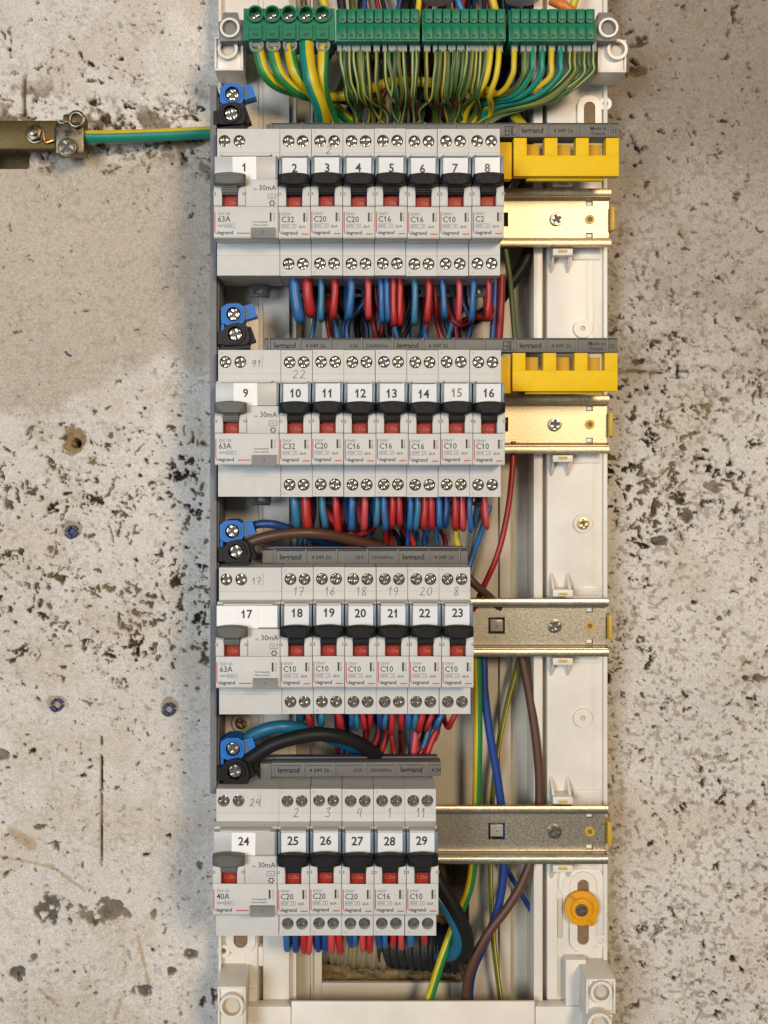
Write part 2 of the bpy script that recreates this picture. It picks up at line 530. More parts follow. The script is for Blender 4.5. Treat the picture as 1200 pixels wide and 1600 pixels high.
def build_wall():
    us = np.arange(-150, 1352, 1.9)
    vs = np.arange(-150, 1752, 1.9)
    U, V = np.meshgrid(us, vs)
    wu = U + 26 * (fbm(U, V, 60, 60, 3) - .5)
    wv = V + 26 * (fbm(U, V, 60, 60, 9) - .5)
    BU, BV = U + 90 * (fbm(U, V, 70, 50, 21, 5, .6) - .5), V + 90 * (fbm(U, V, 70, 50, 31, 5, .6) - .5)
    left = sst(560, 500, U)
    # zones of finish and tone
    patch = sst(238, 258, BV + 8) * sst(615, 585, BV + 30 * sst(100, 240, U) - 45 * sst(140, 60, U)) * left
    band = sst(128, 165, BV) * (1 - sst(250, 275, BV)) * left * (.45 + .55 * sst(100, 170, BV))
    rbeige = (1 - left) * sst(700, 430, BV + 90 * (fbm(U, V, 90, 70, 41, 4) - .5))  # right side toned darker towards the top
    rbeige = rbeige * (.62 + .38 * sst(330, 180, BV))
    # density of pits
    big = fbm(U, V, 130, 95, 5, 3)
    dens = np.zeros_like(U)
    dl = .32 + .40 * sst(620, 720, V) * sst(1085, 1020, BV) + .06 * sst(820, 900, BV) * sst(1070, 1020, BV)
    dl = dl - .10 * sst(1060, 1120, V) + .12 * sst(1500, 1560, V) * sst(130, 60, U)
    dl = dl * (1 - .93 * patch)
    dl = np.maximum(dl, band * .62)
    dl = dl + .06 * sst(255, 320, U) * sst(1140, 1000, V) * sst(600, 680, V)
    dr = .30 + .10 * sst(330, 450, V) + .20 * sst(560, 640, BV) * sst(860, 780, BV) + .14 * sst(430, 540, BV) * sst(620, 560, BV)
    dr = dr + .22 * sst(1120, 1060, U + .15 * V - 100) * sst(560, 700, V) * sst(1250, 1100, V)
    dens = dl * left + dr * (1 - left) + (big - .5) * .5
    ju = U + 13 * (fbm(U, V, 13, 11, 51, 3, .6) - .5) + 30 * (fbm(U, V, 45, 45, 52) - .5)
    jv = V + 13 * (fbm(U, V, 13, 11, 53, 3, .6) - .5) + 30 * (fbm(U, V, 45, 45, 54) - .5)
    n = fbm(ju, jv * 1.25, 17, 17, 50, 4, .6)
    n2 = fbm(jv, ju, 9, 8, 77, 3, .55)
    dcl = np.clip(dens, -.2, 1.1)
    frag = .07 * (fbm(U, V, 6, 5, 131, 2) - .5)
    e1, e2 = n + frag - (.815 - .20 * dcl), n2 + frag - (.825 - .20 * dcl)
    pit = np.maximum(sst(0, .028, e1), sst(0, .04, e2))
    pitd = np.maximum(sst(-.01, .085, e1), .8 * sst(-.01, .07, e2))
    # thin torn cracks between the pits
    rdg = 1 - np.abs(fbm(ju, jv, 34, 26, 90, 3) - .5) * 2
    crack = sst(.97, .985, rdg) * sst(.25, .6, dens) * sst(.50, .58, fbm(ju, jv, 30, 30, 95, 3))
    pit = np.maximum(pit, crack)
    pin = sst(.80, .86, fbm(U + 300, V, 8, 7, 61, 2, .3)) * (.5 + .35 * (1 - patch)) * sst(.35, .65, fbm(U, V, 60, 60, 66, 2) + .1)
    depth = np.maximum(pitd, crack * .6) * (2.0 + 2.4 * fbm(U, V, 26, 26, 97, 2)) + pin * .6
    bare = np.clip(np.maximum(pit, pin * .5), 0, 1)
    brown = np.zeros_like(U)

    def blob(cu, cv, ru, rv, k=.5, seed=0):
        q = ((U - cu) / ru) ** 2 + ((V - cv) / rv) ** 2
        return sst(1.12, .98, np.sqrt(q) + 1.3 * k * (fbm(U, V, 15, 12, 200 + seed, 4, .65) - .5) * 2)

    for i, (cu, cv, ru, rv) in enumerate([(75, 1415, 15, 23), (152, 1428, 24, 20), (180, 1424, 22, 13), (298, 1492, 9, 6), (267, 1518, 7, 5),
                                          (218, 1550, 17, 8), (52, 1497, 5, 5), (110, 1416, 4, 4), (26, 1522, 14, 9), (240, 1428, 5, 7),
                                          (313, 1350, 6, 6), (6, 1180, 9, 8), (995, 64, 16, 8), (998, 112, 14, 7), (1075, 805, 10, 9),
                                          (1030, 846, 12, 7), (1116, 760, 14, 8), (1105, 632, 14, 8), (60, 1293, 9, 3), (1180, 1060, 22, 5)]):
        bq = blob(cu, cv, ru, rv, .75, i) * sst(.62, .56, fbm(U, V, 12, 12, 500 + i, 3, .6) * (1 if ru > 12 else .7))
        bare = np.maximum(bare, bq * .85)
        depth = np.maximum(depth, bq * 2.2)
    # drilled hole with a broken rim
    bq = blob(116, 690, 17, 19, .5, 50)
    brown = np.maximum(brown, bq)
    depth = np.maximum(depth, bq * 2)
    hole = sst(8.0, 6.5, np.hypot(U - 118, V - 693))
    depth = np.maximum(depth, hole * 22)
    # recess chiselled under the earth bar
    bq = sst(3, -3, np.maximum(np.abs(U - 5) - 40, np.abs(V - 246) - 15) + 8 * (fbm(U, V, 18, 18, 300) - .5))
    depth = np.maximum(depth, bq * 26)
    brown = np.maximum(brown, bq)
    # rims round plugs
    for cu, cv in [(89, 1101), (264, 1106), (112, 831)]:
        bq = blob(cu, cv - 2, 13, 13, .4, int(cu))
        depth = np.maximum(depth, bq * 1.6)
        brown = np.maximum(brown, bq * .6)
    # straight joint and stains
    ln = sst(2.6, 1.0, np.abs(U - 158.5 - 1.5 * (fbm(U, V, 20, 20, 310) - .5))) * sst(1145, 1155, V) * sst(1368, 1358, V) * sst(.34, .42, fbm(U, V, 12, 12, 312))
    bare = np.maximum(bare, ln)
    depth = np.maximum(depth, ln * 2.5)
    ln = sst(3.0, 1.0, np.abs(V - 581 - 5 * (fbm(U, V, 40, 40, 320) - .5))) * sst(955, 960, U) * sst(1200, 1100, U) * sst(.54, .62, fbm(U, V, 22, 30, 325))
    bare = np.maximum(bare, ln)
    depth = np.maximum(depth, ln * 2)
    ln = sst(4, 1, np.abs(U - 38 - 5 * (fbm(U, V, 30, 30, 330) - .5))) * sst(185, 178, V) * sst(115, 125, V)
    bare = np.maximum(bare, ln)
    depth = np.maximum(depth, ln * 3)

    def seg(u0, v0, u1, v1, wd, seed):
        t = np.clip(((U - u0) * (u1 - u0) + (V - v0) * (v1 - v0)) / ((u1 - u0) ** 2 + (v1 - v0) ** 2), 0, 1)
        d = np.hypot(U - u0 - t * (u1 - u0), V - v0 - t * (v1 - v0)) + 5 * (fbm(U, V, 14, 14, seed) - .5)
        return sst(wd, wd * .4, d)

    stain = np.zeros_like(U)
    for q in [(0, 1338, 82, 1354, 4, 1), (82, 1354, 128, 1388, 4, 2), (215, 1462, 233, 1540, 4, 3), (190, 1560, 180, 1590, 4, 4), (20, 1300, 50, 1320, 12, 5),
              (60, 1545, 90, 1570, 4, 6)]:
        stain = np.maximum(stain, seg(*q[:5], 400 + q[5]))
    # broken opening for the cables behind the enclosure
    op = sst(6, -6, np.maximum(np.abs(U - 618) - 130, np.abs(V - 1462) - 112) + 16 * (fbm(U, V, 26, 26, 340) - .5))
    rag = fbm(U, V, 40, 30, 350, 4)
    depth = np.maximum(depth, op * (38 + 20 * (rag - .5)))
    brown = np.maximum(brown, op)
    # surface relief
    relief = (fbm(U, V, 55, 48, 15, 4, .55) - .5) * 1.6 * (1 - .75 * patch) + (fbm(U, V, 8, 8, 18, 2) - .5) * .35 * (1 - .6 * patch)
    Yd = WY + depth + relief

    def c3(c):
        return np.array(c)[None, None, :]

    tone = fbm(U, V, 160, 130, 71, 4)[..., None]
    fine = fbm(U, V, 9, 9, 73, 3)[..., None]
    colr = c3((.60, .562, .51)) * (.88 + .24 * tone) * (.94 + .12 * fine) + 0 * U[..., None]
    tan = fbm(U, V, 110, 60, 75, 4)
    tm = (sst(.50, .70, tan) * .45 * (1 - patch))[..., None]
    colr = colr * (1 - tm) + c3((.50, .425, .325)) * tm
    pm = patch[..., None]
    colr = colr * (1 - pm) + c3((.47, .405, .33)) * (.93 + .14 * tone) * pm
    rm = rbeige[..., None]
    colr = colr * (1 - rm) + c3((.29, .248, .205)) * (.85 + .3 * tone) * (.92 + .16 * fine) * rm
    dirt = (sst(.50, .62, fbm(U, V, 40, 26, 79, 4, .6)) * (band * 1.0 + (1 - left) * .25 * sst(300, 500, V) * sst(640, 560, V)))[..., None]
    colr = colr * (1 - dirt) + c3((.22, .175, .125)) * dirt
    sp = (sst(.60, .68, fbm(U, V, 7, 6, 81, 2)) * (.25 + .4 * band + .35 * (1 - left)) * sst(.38, .6, fbm(U, V, 70, 60, 83, 3) + .1 + .08 * (1 - left)))[..., None]
    colr = colr * (1 - sp) + c3((.25, .195, .135)) * sp
    st = stain[..., None] * .6
    colr = colr * (1 - st) + c3((.36, .24, .11)) * st
    bm_ = bare[..., None]
    pv = fbm(U, V, 30, 30, 88, 3)[..., None]
    colr = colr * (1 - bm_) + c3((.10, .074, .042)) * (.35 + 1.5 * sst(.30, .75, pv)) * bm_
    br = brown[..., None]
    colr = colr * (1 - br) + c3((.26, .185, .09)) * (.6 + .8 * pv) * br
    kk = S * (D + WY) / D
    X = (U - CX) * kk
    Z = (CY - V) * kk
    co = np.stack([X, Yd, Z], -1).reshape(-1, 3) * .001
    h, wd = U.shape
    idx = np.arange(h * wd).reshape(h, wd)
    # rows go down, so (r,c),(r+1,c),(r+1,c+1),(r,c+1) faces the camera
    fc = np.stack([idx[:-1, :-1], idx[1:, :-1], idx[1:, 1:], idx[:-1, 1:]], -1).reshape(-1, 4)
    me = bpy.data.meshes.new('plaster_wall')
    me.vertices.add(len(co))
    me.vertices.foreach_set('co', co.astype(np.float32).ravel())
    me.loops.add(fc.size)
    me.loops.foreach_set('vertex_index', fc.astype(np.int32).ravel())
    me.polygons.add(len(fc))
    me.polygons.foreach_set('loop_start', (np.arange(len(fc)) * 4).astype(np.int32))
    me.polygons.foreach_set('loop_total', np.full(len(fc), 4, np.int32))
    me.update(calc_edges=True)
    at = me.color_attributes.new('finish', 'FLOAT_COLOR', 'POINT')
    rgba = np.concatenate([np.clip(colr, 0, 1).reshape(-1, 3), np.ones((len(co), 1))], 1).astype(np.float32)
    at.data.foreach_set('color', rgba.ravel())
    me.polygons.foreach_set('use_smooth', np.ones(len(fc), bool))
    m = bpy.data.materials.new('pitted_plaster')
    m.use_nodes = True
    nt = m.node_tree
    b = nt.nodes['Principled BSDF']
    b.inputs['Roughness'].default_value = .92
    b.inputs['Specular IOR Level'].default_value = .08
    a = nt.nodes.new('ShaderNodeVertexColor')
    a.layer_name = 'finish'
    tc = nt.nodes.new('ShaderNodeTexCoord')
    n1 = nt.nodes.new('ShaderNodeTexNoise')
    n1.inputs['Scale'].default_value = 900
    n1.inputs['Detail'].default_value = 4
    nt.links.new(tc.outputs['Object'], n1.inputs['Vector'])
    r = nt.nodes.new('ShaderNodeMapRange')
    r.inputs[1].default_value = .3; r.inputs[2].default_value = .7
    r.inputs[3].default_value = .76; r.inputs[4].default_value = 1.13
    nt.links.new(n1.outputs['Fac'], r.inputs[0])
    mx = nt.nodes.new('ShaderNodeVectorMath')
    mx.operation = 'SCALE'
    nt.links.new(a.outputs['Color'], mx.inputs[0])
    nt.links.new(r.outputs[0], mx.inputs['Scale'])
    nt.links.new(mx.outputs[0], b.inputs['Base Color'])
    bp = nt.nodes.new('ShaderNodeBump')
    bp.inputs['Strength'].default_value = .8
    bp.inputs['Distance'].default_value = .0006
    nt.links.new(n1.outputs['Fac'], bp.inputs['Height'])
    nt.links.new(bp.outputs[0], b.inputs['Normal'])
    me.materials.append(m)
    o = bpy.data.objects.new('plaster_wall', me)
    COL.objects.link(o)
    tag(o, 'pitted white and beige plastered block wall behind the electrical panel', 'wall')
    # the same wall running on beyond the picture
    return o


build_wall()

# wall plugs
for pu, pv, lb in [(112, 831, 'dark blue plastic wall plug above the two lower plugs, level with row three connectors'),
                   (89, 1101, 'dark blue plastic wall plug at the far left, beside a pitted patch'),
                   (264, 1108, 'dark blue plastic wall plug in a chipped hole near the grey trunking edge'),
                   (112, 546, 'half hidden blue wall plug plastered over in the smooth beige patch')]:
    mb = MB()
    c = P(pu, pv, WY)
    hid = pv == 546
    for q in range(4):
        if hid and q != 2: continue
        a0 = q * math.pi / 2 + .25
        r0, r1 = (4.1, 2.2) if not hid else (4.2, 3.4)
        if q == 2: r0 += .5
        n = 7
        out = [(c.x + r0 * math.cos(a0 + i * 1.3 / (n - 1)), c.z + r0 * math.sin(a0 + i * 1.3 / (n - 1))) for i in range(n)]
        inn = [(c.x + r1 * math.cos(a0 + i * 1.3 / (n - 1)), c.z + r1 * math.sin(a0 + i * 1.3 / (n - 1))) for i in range(n)][::-1]
        mb.prism(out + inn, WY - .8 + random.uniform(-.6, .9), WY + 9, 'plug')
    if not hid:
        mb.cyl(c.x, c.z, 3.2, WY + 1.6, WY + 6, 'plug')
    o = mb.build('wall_plug', bevel=.25, center=True)
    tag(o, lb, 'wall plug', 'wall plugs left of the panel')

# ------------------------------------------------------------------ enclosure base
base = thing('enclosure_base', 'white plastic back frame of the distribution board screwed to the plastered wall', 'enclosure', P(640, 1640, WY))
BO = P(640, 1640, WY)


class LB(MB):
    """builder whose coordinates are made relative to an origin when built"""

    def done(self, name, parent, origin, **k):
        self.v = [(p[0] - origin[0], p[1] - origin[1], p[2] - origin[2]) for p in self.v]
        return self.build(name, parent, **k)


def bpart(mb, name, **k):
    return mb.done(name, base, BO, **k)


mb = LB()      # back panel with the cable opening, stepped bands at its right
Yb = 80
z = lambda py, Y=Yb: P(0, py, Y).z
x = lambda px, Y=Yb: P(px, 0, Y).x
mb.box(x(455), x(503), Yb, Yb + 4, z(1650), z(-60), 'inner')
mb.box(x(503), x(733), Yb, Yb + 4, z(1343), z(-60), 'inner')
mb.box(x(503), x(733), Yb + .01, Yb + 4, z(1650), z(1536), 'inner')
mb.box(x(733), x(780), Yb, Yb + 4, z(1650), z(-60), 'inner')
mb.box(x(780), x(797), Yb - 3, Yb + 4, z(1650), z(-60), 'inner')
mb.box(x(797), x(850), Yb + 2.5, Yb + 5, z(1650), z(-60), 'inner')
mb.box(x(486), x(489), Yb - 2.5, Yb + 1, z(1650), z(-60), 'inner')
bpart(mb, 'back_panel', bevel=.4)

mb = LB()      # right-hand side strip
mb.pbox(834, 848, -60, 1650, 56, 84, 'white')
mb.pbox(848, 855, -60, 1650, 66, 84, 'white')
mb.pbox(855, 943.5, -60, 1650, 58, 84, 'white')
mb.pbox(915, 929, -60, 1650, 57.75, 60, 'white')
mb.pbox(943, 949.5, -60, 1650, 55.5, 85.2, 'white')
bpart(mb, 'side_strip', bevel=.5)

mb = LB()      # left-hand side strip
mb.pbox(341, 346, -60, 1650, 54, 85.2, 'white')
mb.pbox(346, 404, -60, 1650, 58.5, 84, 'white')
mb.pbox(404, 411, -60, 1330, 59.4, 84, 'white')
mb.pbox(411, 452, -60, 1650, 58, 84, 'white')
mb.pbox(404, 411, 1480, 1510, 58.2, 84, 'white')
mb.pbox(404, 411, 1330, 1650, 66, 84, 'white')
mb.pbox(452, 463, -60, 1650, 64, 84, 'white')
bpart(mb, 'side_strip', bevel=.5)

mb = LB()      # bottom crosspiece
mb.pbox(455, 836, 1565, 1660, 46, 48.6, 'white')
mb.pbox(341, 455, 1573, 1660, 48, 57, 'white')
mb.pbox(836, 945, 1573, 1660, 48, 57, 'white')
bpart(mb, 'bottom_crosspiece', bevel=.8)

# hinge slots and shallow pads on the lower right and lower left
for nm, (a, b, c_, d_), y0, y1, k in [('hinge_slot', (872, 879, 1405, 1466), 56.9, 60, 'inner'), ('hinge_slot', (872, 879, 1495, 1557), 57.5, 60, 'inner'),
                                      ('hinge_pad', (855, 871, 1350, 1560), 57.2, 59, 'white'), ('hinge_pad', (384, 402, 1545, 1572), 55, 59, 'white'),
                                      ('hinge_pad', (384, 402, 1460, 1535), 57.4, 59, 'white'), ('hinge_pad', (380, 403, 1535, 1545), 56.2, 59, 'white')]:
    mb = LB()
    mb.pbox(a, b, c_, d_, y0, y1, k)
    bpart(mb, nm, bevel=.3)


def stadium_slot(px, py, half_px, r_px, rim_px, eye=None):
    mb = LB()
    c = P(px, py, 56)
    h, r, q = LN(half_px, 56), LN(r_px, 56), LN(rim_px, 56)
    mb.ring(stadium(c.x, c.z, r + q, h), stadium(c.x, c.z, r, h), 55.6, 58.6, 'white', 'white', floor=56.5, floor_key='slotfloor', iy1=56.6)
    if eye:
        for ex, ey in eye:
            e = P(ex, ey, 56)
            mb.ring(circ(e.x, e.z, LN(10, 56), 16), circ(e.x, e.z, LN(4.5, 56), 16), 55.9, 58.6, 'white', 'white', floor=57.8, floor_key='slotfloor')
    bpart(mb, 'fixing_slot', bevel=.0)


stadium_slot(921, 182, 14, 9, 10, [(946, 162)])
stadium_slot(911, 1425, 42, 9, 12, [(889, 1379), (938, 1470)])
stadium_slot(376, 1462, 8, 11, 12, [(349, 1486)])
# raised surround of the lower right fixing slot
mb = LB()
pl = [(876, 1358), (938, 1358), (944, 1372), (942, 1480), (905, 1484), (893, 1440), (881, 1425), (879, 1400), (872, 1385)]
pp = [P(a, b, 56.8) for a, b in pl]
mb.prism([(q.x, q.z) for q in pp][::-1], 56.8, 58.8, 'white')
bpart(mb, 'fixing_plate', bevel=.5)


def boss(px, py, screw=None):
    mb = LB()
    c = P(px, py, 56)
    mb.ring(circ(c.x, c.z, LN(14.5, 56), 28), circ(c.x, c.z, LN(4, 56), 28), 56.2, 58.6, 'white', 'white', floor=57.5, floor_key='inner')
    o = bpart(mb, 'screw_boss', bevel=.0)
    if screw:
        s = screw_mb(LN(9.5, 56), 55.4, 'brass_screw', ring=True, ang=.2)
        s.build('screw', o, loc=(c.x - BO.x, 0 - BO.y, c.z - BO.z), bevel=.12)


M['brass_screw'] = mat('brass_plated_screw', (0.62, 0.46, 0.20), 0.32, 1.0, mottle=.2, mscale=400)
boss(911, 513)
boss(911, 818, True)
boss(911, 1122)
boss(377, 1130, True)


def corner_post(px0, px1, py0, py1, rx, ry, yf, ring_r=19):
    """hollow square stand-off with a round collar in its front"""
    mb = LB()
    a, b = P(px0, py0, yf), P(px1, py1, yf)
    t = 1.3
    fl = LN(16, yf)
    mb.box(a.x, b.x, yf, 60, b.z, b.z + t, 'white')
    mb.box(a.x, b.x, yf, 60, a.z - t, a.z, 'white')
    mb.box(a.x, a.x + t, yf + .02, 60, b.z + t, a.z - t, 'white')
    mb.box(b.x - t, b.x, yf + .02, 60, b.z + t, a.z - t, 'white')
    mb.box(a.x + t, b.x - t, yf + 1.6, 60, b.z + t, a.z - t, 'white')
    c = P(rx, ry, yf - 1)
    o = bpart(mb, 'corner_post', bevel=.35)
    m2 = LB()
    m2.ring(circ(c.x, c.z, LN(ring_r, yf), 28), circ(c.x, c.z, LN(ring_r - 4.5, yf), 28), yf - 2.5, 58, 'white', 'inner', floor=yf + 1.55, floor_key='inner', iy1=yf + 1.6)
    m2.done('collar', o, BO, bevel=0)


corner_post(335, 380, 57, 110, 356, 77, 30, 16)
corner_post(934, 979, 62, 113, 964, 78, 30, 16)
corner_post(340, 384, 1542, 1620, 362, 1571, 28)
corner_post(916, 962, 1530, 1584, 939, 1549, 30, 17)
corner_post(922, 957, 1586, 1650, 936, 1600, 26, 19)
# lower flange beside the bottom right post
mb = LB()
mb.pbox(884, 916, 1500, 1572, 50, 60, 'white')
bpart(mb, 'post_web', bevel=.5)


# ------------------------------------------------------------------ rails
RAIL_C = [(316, 954, 'lamp-tinted zinc'), (661.5, 951, 'lamp-tinted zinc'), (1001, 950, 'shade-tinted zinc'), (1347.5, 949, 'shade-tinted zinc')]
ROWN = ['top', 'second', 'third', 'bottom']
VIS_X = [786, 783, 737, 684]


def rail_profile(t=1.1):
    pts = [(44, 17.5), (44, 13.2)]
    o = []
    def arc(cy, cz, r, a0, a1, n=5):
        return [(cy + r * math.cos(a0 + (a1 - a0) * i / n), cz + r * math.sin(a0 + (a1 - a0) * i / n)) for i in range(n + 1)]
    top = [(45.6, 17.6), (44.4, 17.2), (44, 16.4), (44, 14.2), (44.3, 13.4), (45.2, 12.9), (49.2, 12.6), (50.6, 12.1), (51.2, 11.0)]
    bot = [(y, -zz) for y, zz in top[::-1]]
    front = top + bot
    back = [(y + t * (0.95 if i not in (0, len(front) - 1) else .9), zz * (1 - .06 * (abs(zz) > 11.5 and abs(zz) < 13.5))) for i, (y, zz) in enumerate(front)]
    return front, back


for i, (rc, xr, tone) in enumerate(RAIL_C):
    zc = P(0, rc, 0).z
    org = Vector((P(860, 0, 46).x, 51, zc))
    t = thing('mounting_rail', '%s steel rail behind the %s row of breakers, bare end at right' % (tone, ROWN[i]), 'rail', org, 'steel rails carrying the breaker rows')
    k = 'rail_glow' if i < 2 else 'rail'  # one steel for all rails; upper copy has the lamp's reflection in its colour
    mb = LB()
    fr, bk = rail_profile()
    x0, x1 = P(345, 0, 46).x, P(xr, 0, 46).x
    n = len(fr)
    slot = i >= 2
    # the web is split so that real holes stay open in it
    def strip(a, b, xa, xb):
        poly = fr[a:b + 1] + bk[a:b + 1][::-1]
        mb.xprism([(y, zz + zc) for y, zz in poly], xa, xb, k)
    strip(0, 8, x0, x1)
    strip(n - 9, n - 1, x0, x1)
    def web(xa, xb, za, zb):
        mb.box(xa, xb, 51.2, 52.3, zc + za, zc + zb, k)
    holes = []
    if slot:
        c = P(776, 0, 51).x
        holes.append((c - 5.0, c + 5.0, -4.8, 5.2))
    else:
        c = P(788.5, 0, 51).x
        holes.append((c - 6, c + 2.2, -4.3, 4.3))
    c = P(921, 0, 51).x
    holes.append((c - 2.1, c + 2.1, 8.0, 11.0))
    holes.append((c - 2.1, c + 2.1, -11.0, -8.0))
    xs = sorted(set([x0, x1] + [h[0] for h in holes] + [h[1] for h in holes]))
    for a, b in zip(xs[:-1], xs[1:]):
        cuts = sorted([(h[2], h[3]) for h in holes if h[0] <= a + 1e-6 and h[1] >= b - 1e-6])
        lo = -11.0
        for c0, c1 in cuts:
            if c0 > lo + .01: web(a, b, lo, c0)
            lo = c1
        if lo < 10.99: web(a, b, lo, 11.0)
    mb.done('rail_profile', t, org, bevel=0, smooth=40)
    # screw, plug, clip
    s = screw_mb(LN(10.5, 50), 49.6, 'dark_screw', ring=True, ang=.5 + i)
    c = P(867 if i else 870, 0, 50)
    s.build('rail_screw', t, loc=(c.x - org.x, -org.y, 0), bevel=.15)
    mb = LB()
    c = P(922, 0, 50)
    mb.ring(circ(c.x, zc, LN(7.5, 50), 20), circ(c.x, zc, LN(4, 50), 20), 50.6, 52, 'yellow_clip', 'slotfloor', floor=51.1, floor_key='slotfloor')
    mb.done('plug_eye', t, org)
    mb = LB()
    c0, c1 = P(xr - 1, 0, 50).x, P(xr + 7, 0, 47).x
    mb.box(c0, c1, 46.5, 58, zc - 7.2, zc + 7.2, 'yellow_clip')
    mb.box(c0 - 3, c0 + 1.5, 53.5, 57, zc - 5.2, zc + 5.2, 'yellow_clip')
    mb.done('end_clip', t, org, bevel=.6)
    if slot:
        mb = LB()
        c = P(776, 0, 51).x
        mb.box(c - 3.6, c + 4.2, 52.6, 56, zc - 3.6, zc + 3.6, 'clear_grey')
        mb.cyl(c + .6, zc, 1.1, 52.4, 54, 'well', 12)
        mb.done('slide_nut', t, org, bevel=.5)
    # moulded bracket of the base around each rail end
    mb = LB()
    for sgn in (1, -1):
        zz = zc + sgn * 17.9
        xa, xb = P(862, 0, 50).x, P(893, 0, 50).x
        mb.box(xa, xb, 45.5, 58.5, zz + sgn * .6, zz + sgn * 4.6, 'white')
        for fx in (xa + .2, xb - 1.8):
            h = sgn * 14
            prof = [(46, zz + sgn * .7), (58.4, zz + sgn * .7), (58.4, zz + h)]
            if sgn > 0: prof = prof[::-1]
            mb.xprism(prof[::-1] if sgn < 0 else prof, fx, fx + 1.6, 'white')
        xa2, xb2 = P(896, 0, 56).x, P(938, 0, 56).x
        mb.box(xa2, xb2, 56.6, 58.6, zz, zz + sgn * 5.5, 'white')
        nx_ = P(921, 0, 51).x
        mb.box(nx_ - 1.7, nx_ + 1.7, 52.5, 58.4, zc + sgn * 8.4, zc + sgn * 10.8, 'white')
        mb.box(P(870, 0, 50).x, P(884, 0, 50).x, 44.6, 46.5, zz + sgn * 1.2, zz + sgn * 3.0, 'yellow_clip')
    bpart(mb, 'rail_bracket', bevel=.25)


# ------------------------------------------------------------------ grey trunking edge
mb = MB()
a, b = P(328.3, 133, 9), P(338.4, 1241, 9)
mb.box(a.x, b.x, 9, WY - 1.5, b.z, a.z, 'partition')
mb.box(b.x, b.x + 1.0, 13, 40, b.z + 4, a.z - 6, 'partition')
o = mb.build('trunking_side', bevel=.5, center=True)
tag(o, 'long thin grey plastic trunking edge standing upright along the left of the breakers', 'trunking')

# ------------------------------------------------------------------ breakers
MW = 17.6
G = .14
DIG = {'0': [[(0.5, 1), (.1, .7), (.1, .25), (.45, 0), (.85, .3), (.85, .75), (.5, 1)]], '1': [[(0, .6), (.55, 1), (.5, 0)]],
       '2': [[(.05, .8), (.4, 1), (.75, .8), (.5, .4), (0, .02), (.4, .08), (.9, 0)]],
       '3': [[(.05, .95), (.8, 1), (.35, .62), (.8, .4), (.6, .05), (0, .05)]],
       '4': [[(.35, 1), (.0, .45), (.75, .5)], [(.75, .95), (.6, 0)]],
       '6': [[(.7, 1), (.2, .6), (.05, .25), (.4, 0), (.75, .25), (.45, .5), (.1, .35)]],
       '7': [[(0, .9), (.85, .95), (.35, 0)], [(.2, .5), (.75, .52)]],
       '8': [[(.5, .5), (.1, .8), (.5, 1), (.8, .8), (.45, .5), (.1, .2), (.45, 0), (.8, .2), (.5, .5)]],
       '9': [[(.75, .7), (.4, .45), (.1, .7), (.45, 1), (.78, .8), (.7, .3), (.45, 0)]],
       '|': [[(.3, 1.05), (.3, -.05)]]}


def hand(mb, s, x, z, y, h, rnd):
    """pencilled figures"""
    cx = x
    sl = rnd.uniform(.1, .3)
    for ch in s:
        if ch == ' ':
            cx += h * .3
            continue
        wd = h * (.62 if ch not in '1|' else .35)
        for st in DIG[ch]:
            pts = []
            for a, b in st:
                pts.append((cx + a * wd + sl * b * h * .5 + rnd.uniform(-.03, .03) * h, z + b * h + rnd.uniform(-.04, .04) * h))
            # soften corners
            fine = []
            for j in range(len(pts) - 1):
                for q in range(3):
                    t = q / 3
                    p0 = pts[max(j - 1, 0)]; p1 = pts[j]; p2 = pts[j + 1]; p3 = pts[min(j + 2, len(pts) - 1)]
                    fine.append(tuple(.5 * (2 * p1[e] + (-p0[e] + p2[e]) * t + (2 * p0[e] - 5 * p1[e] + 4 * p2[e] - p3[e]) * t * t + (-p0[e] + 3 * p1[e] - 3 * p2[e] + p3[e]) * t ** 3) for e in (0, 1)))
            fine.append(pts[-1])
            mb.stroke(fine, .38, y, 'pencil')
        cx += wd + h * .22


NY = -16.5       # front of the nose
ZH, ZN = 41.0, 23.0


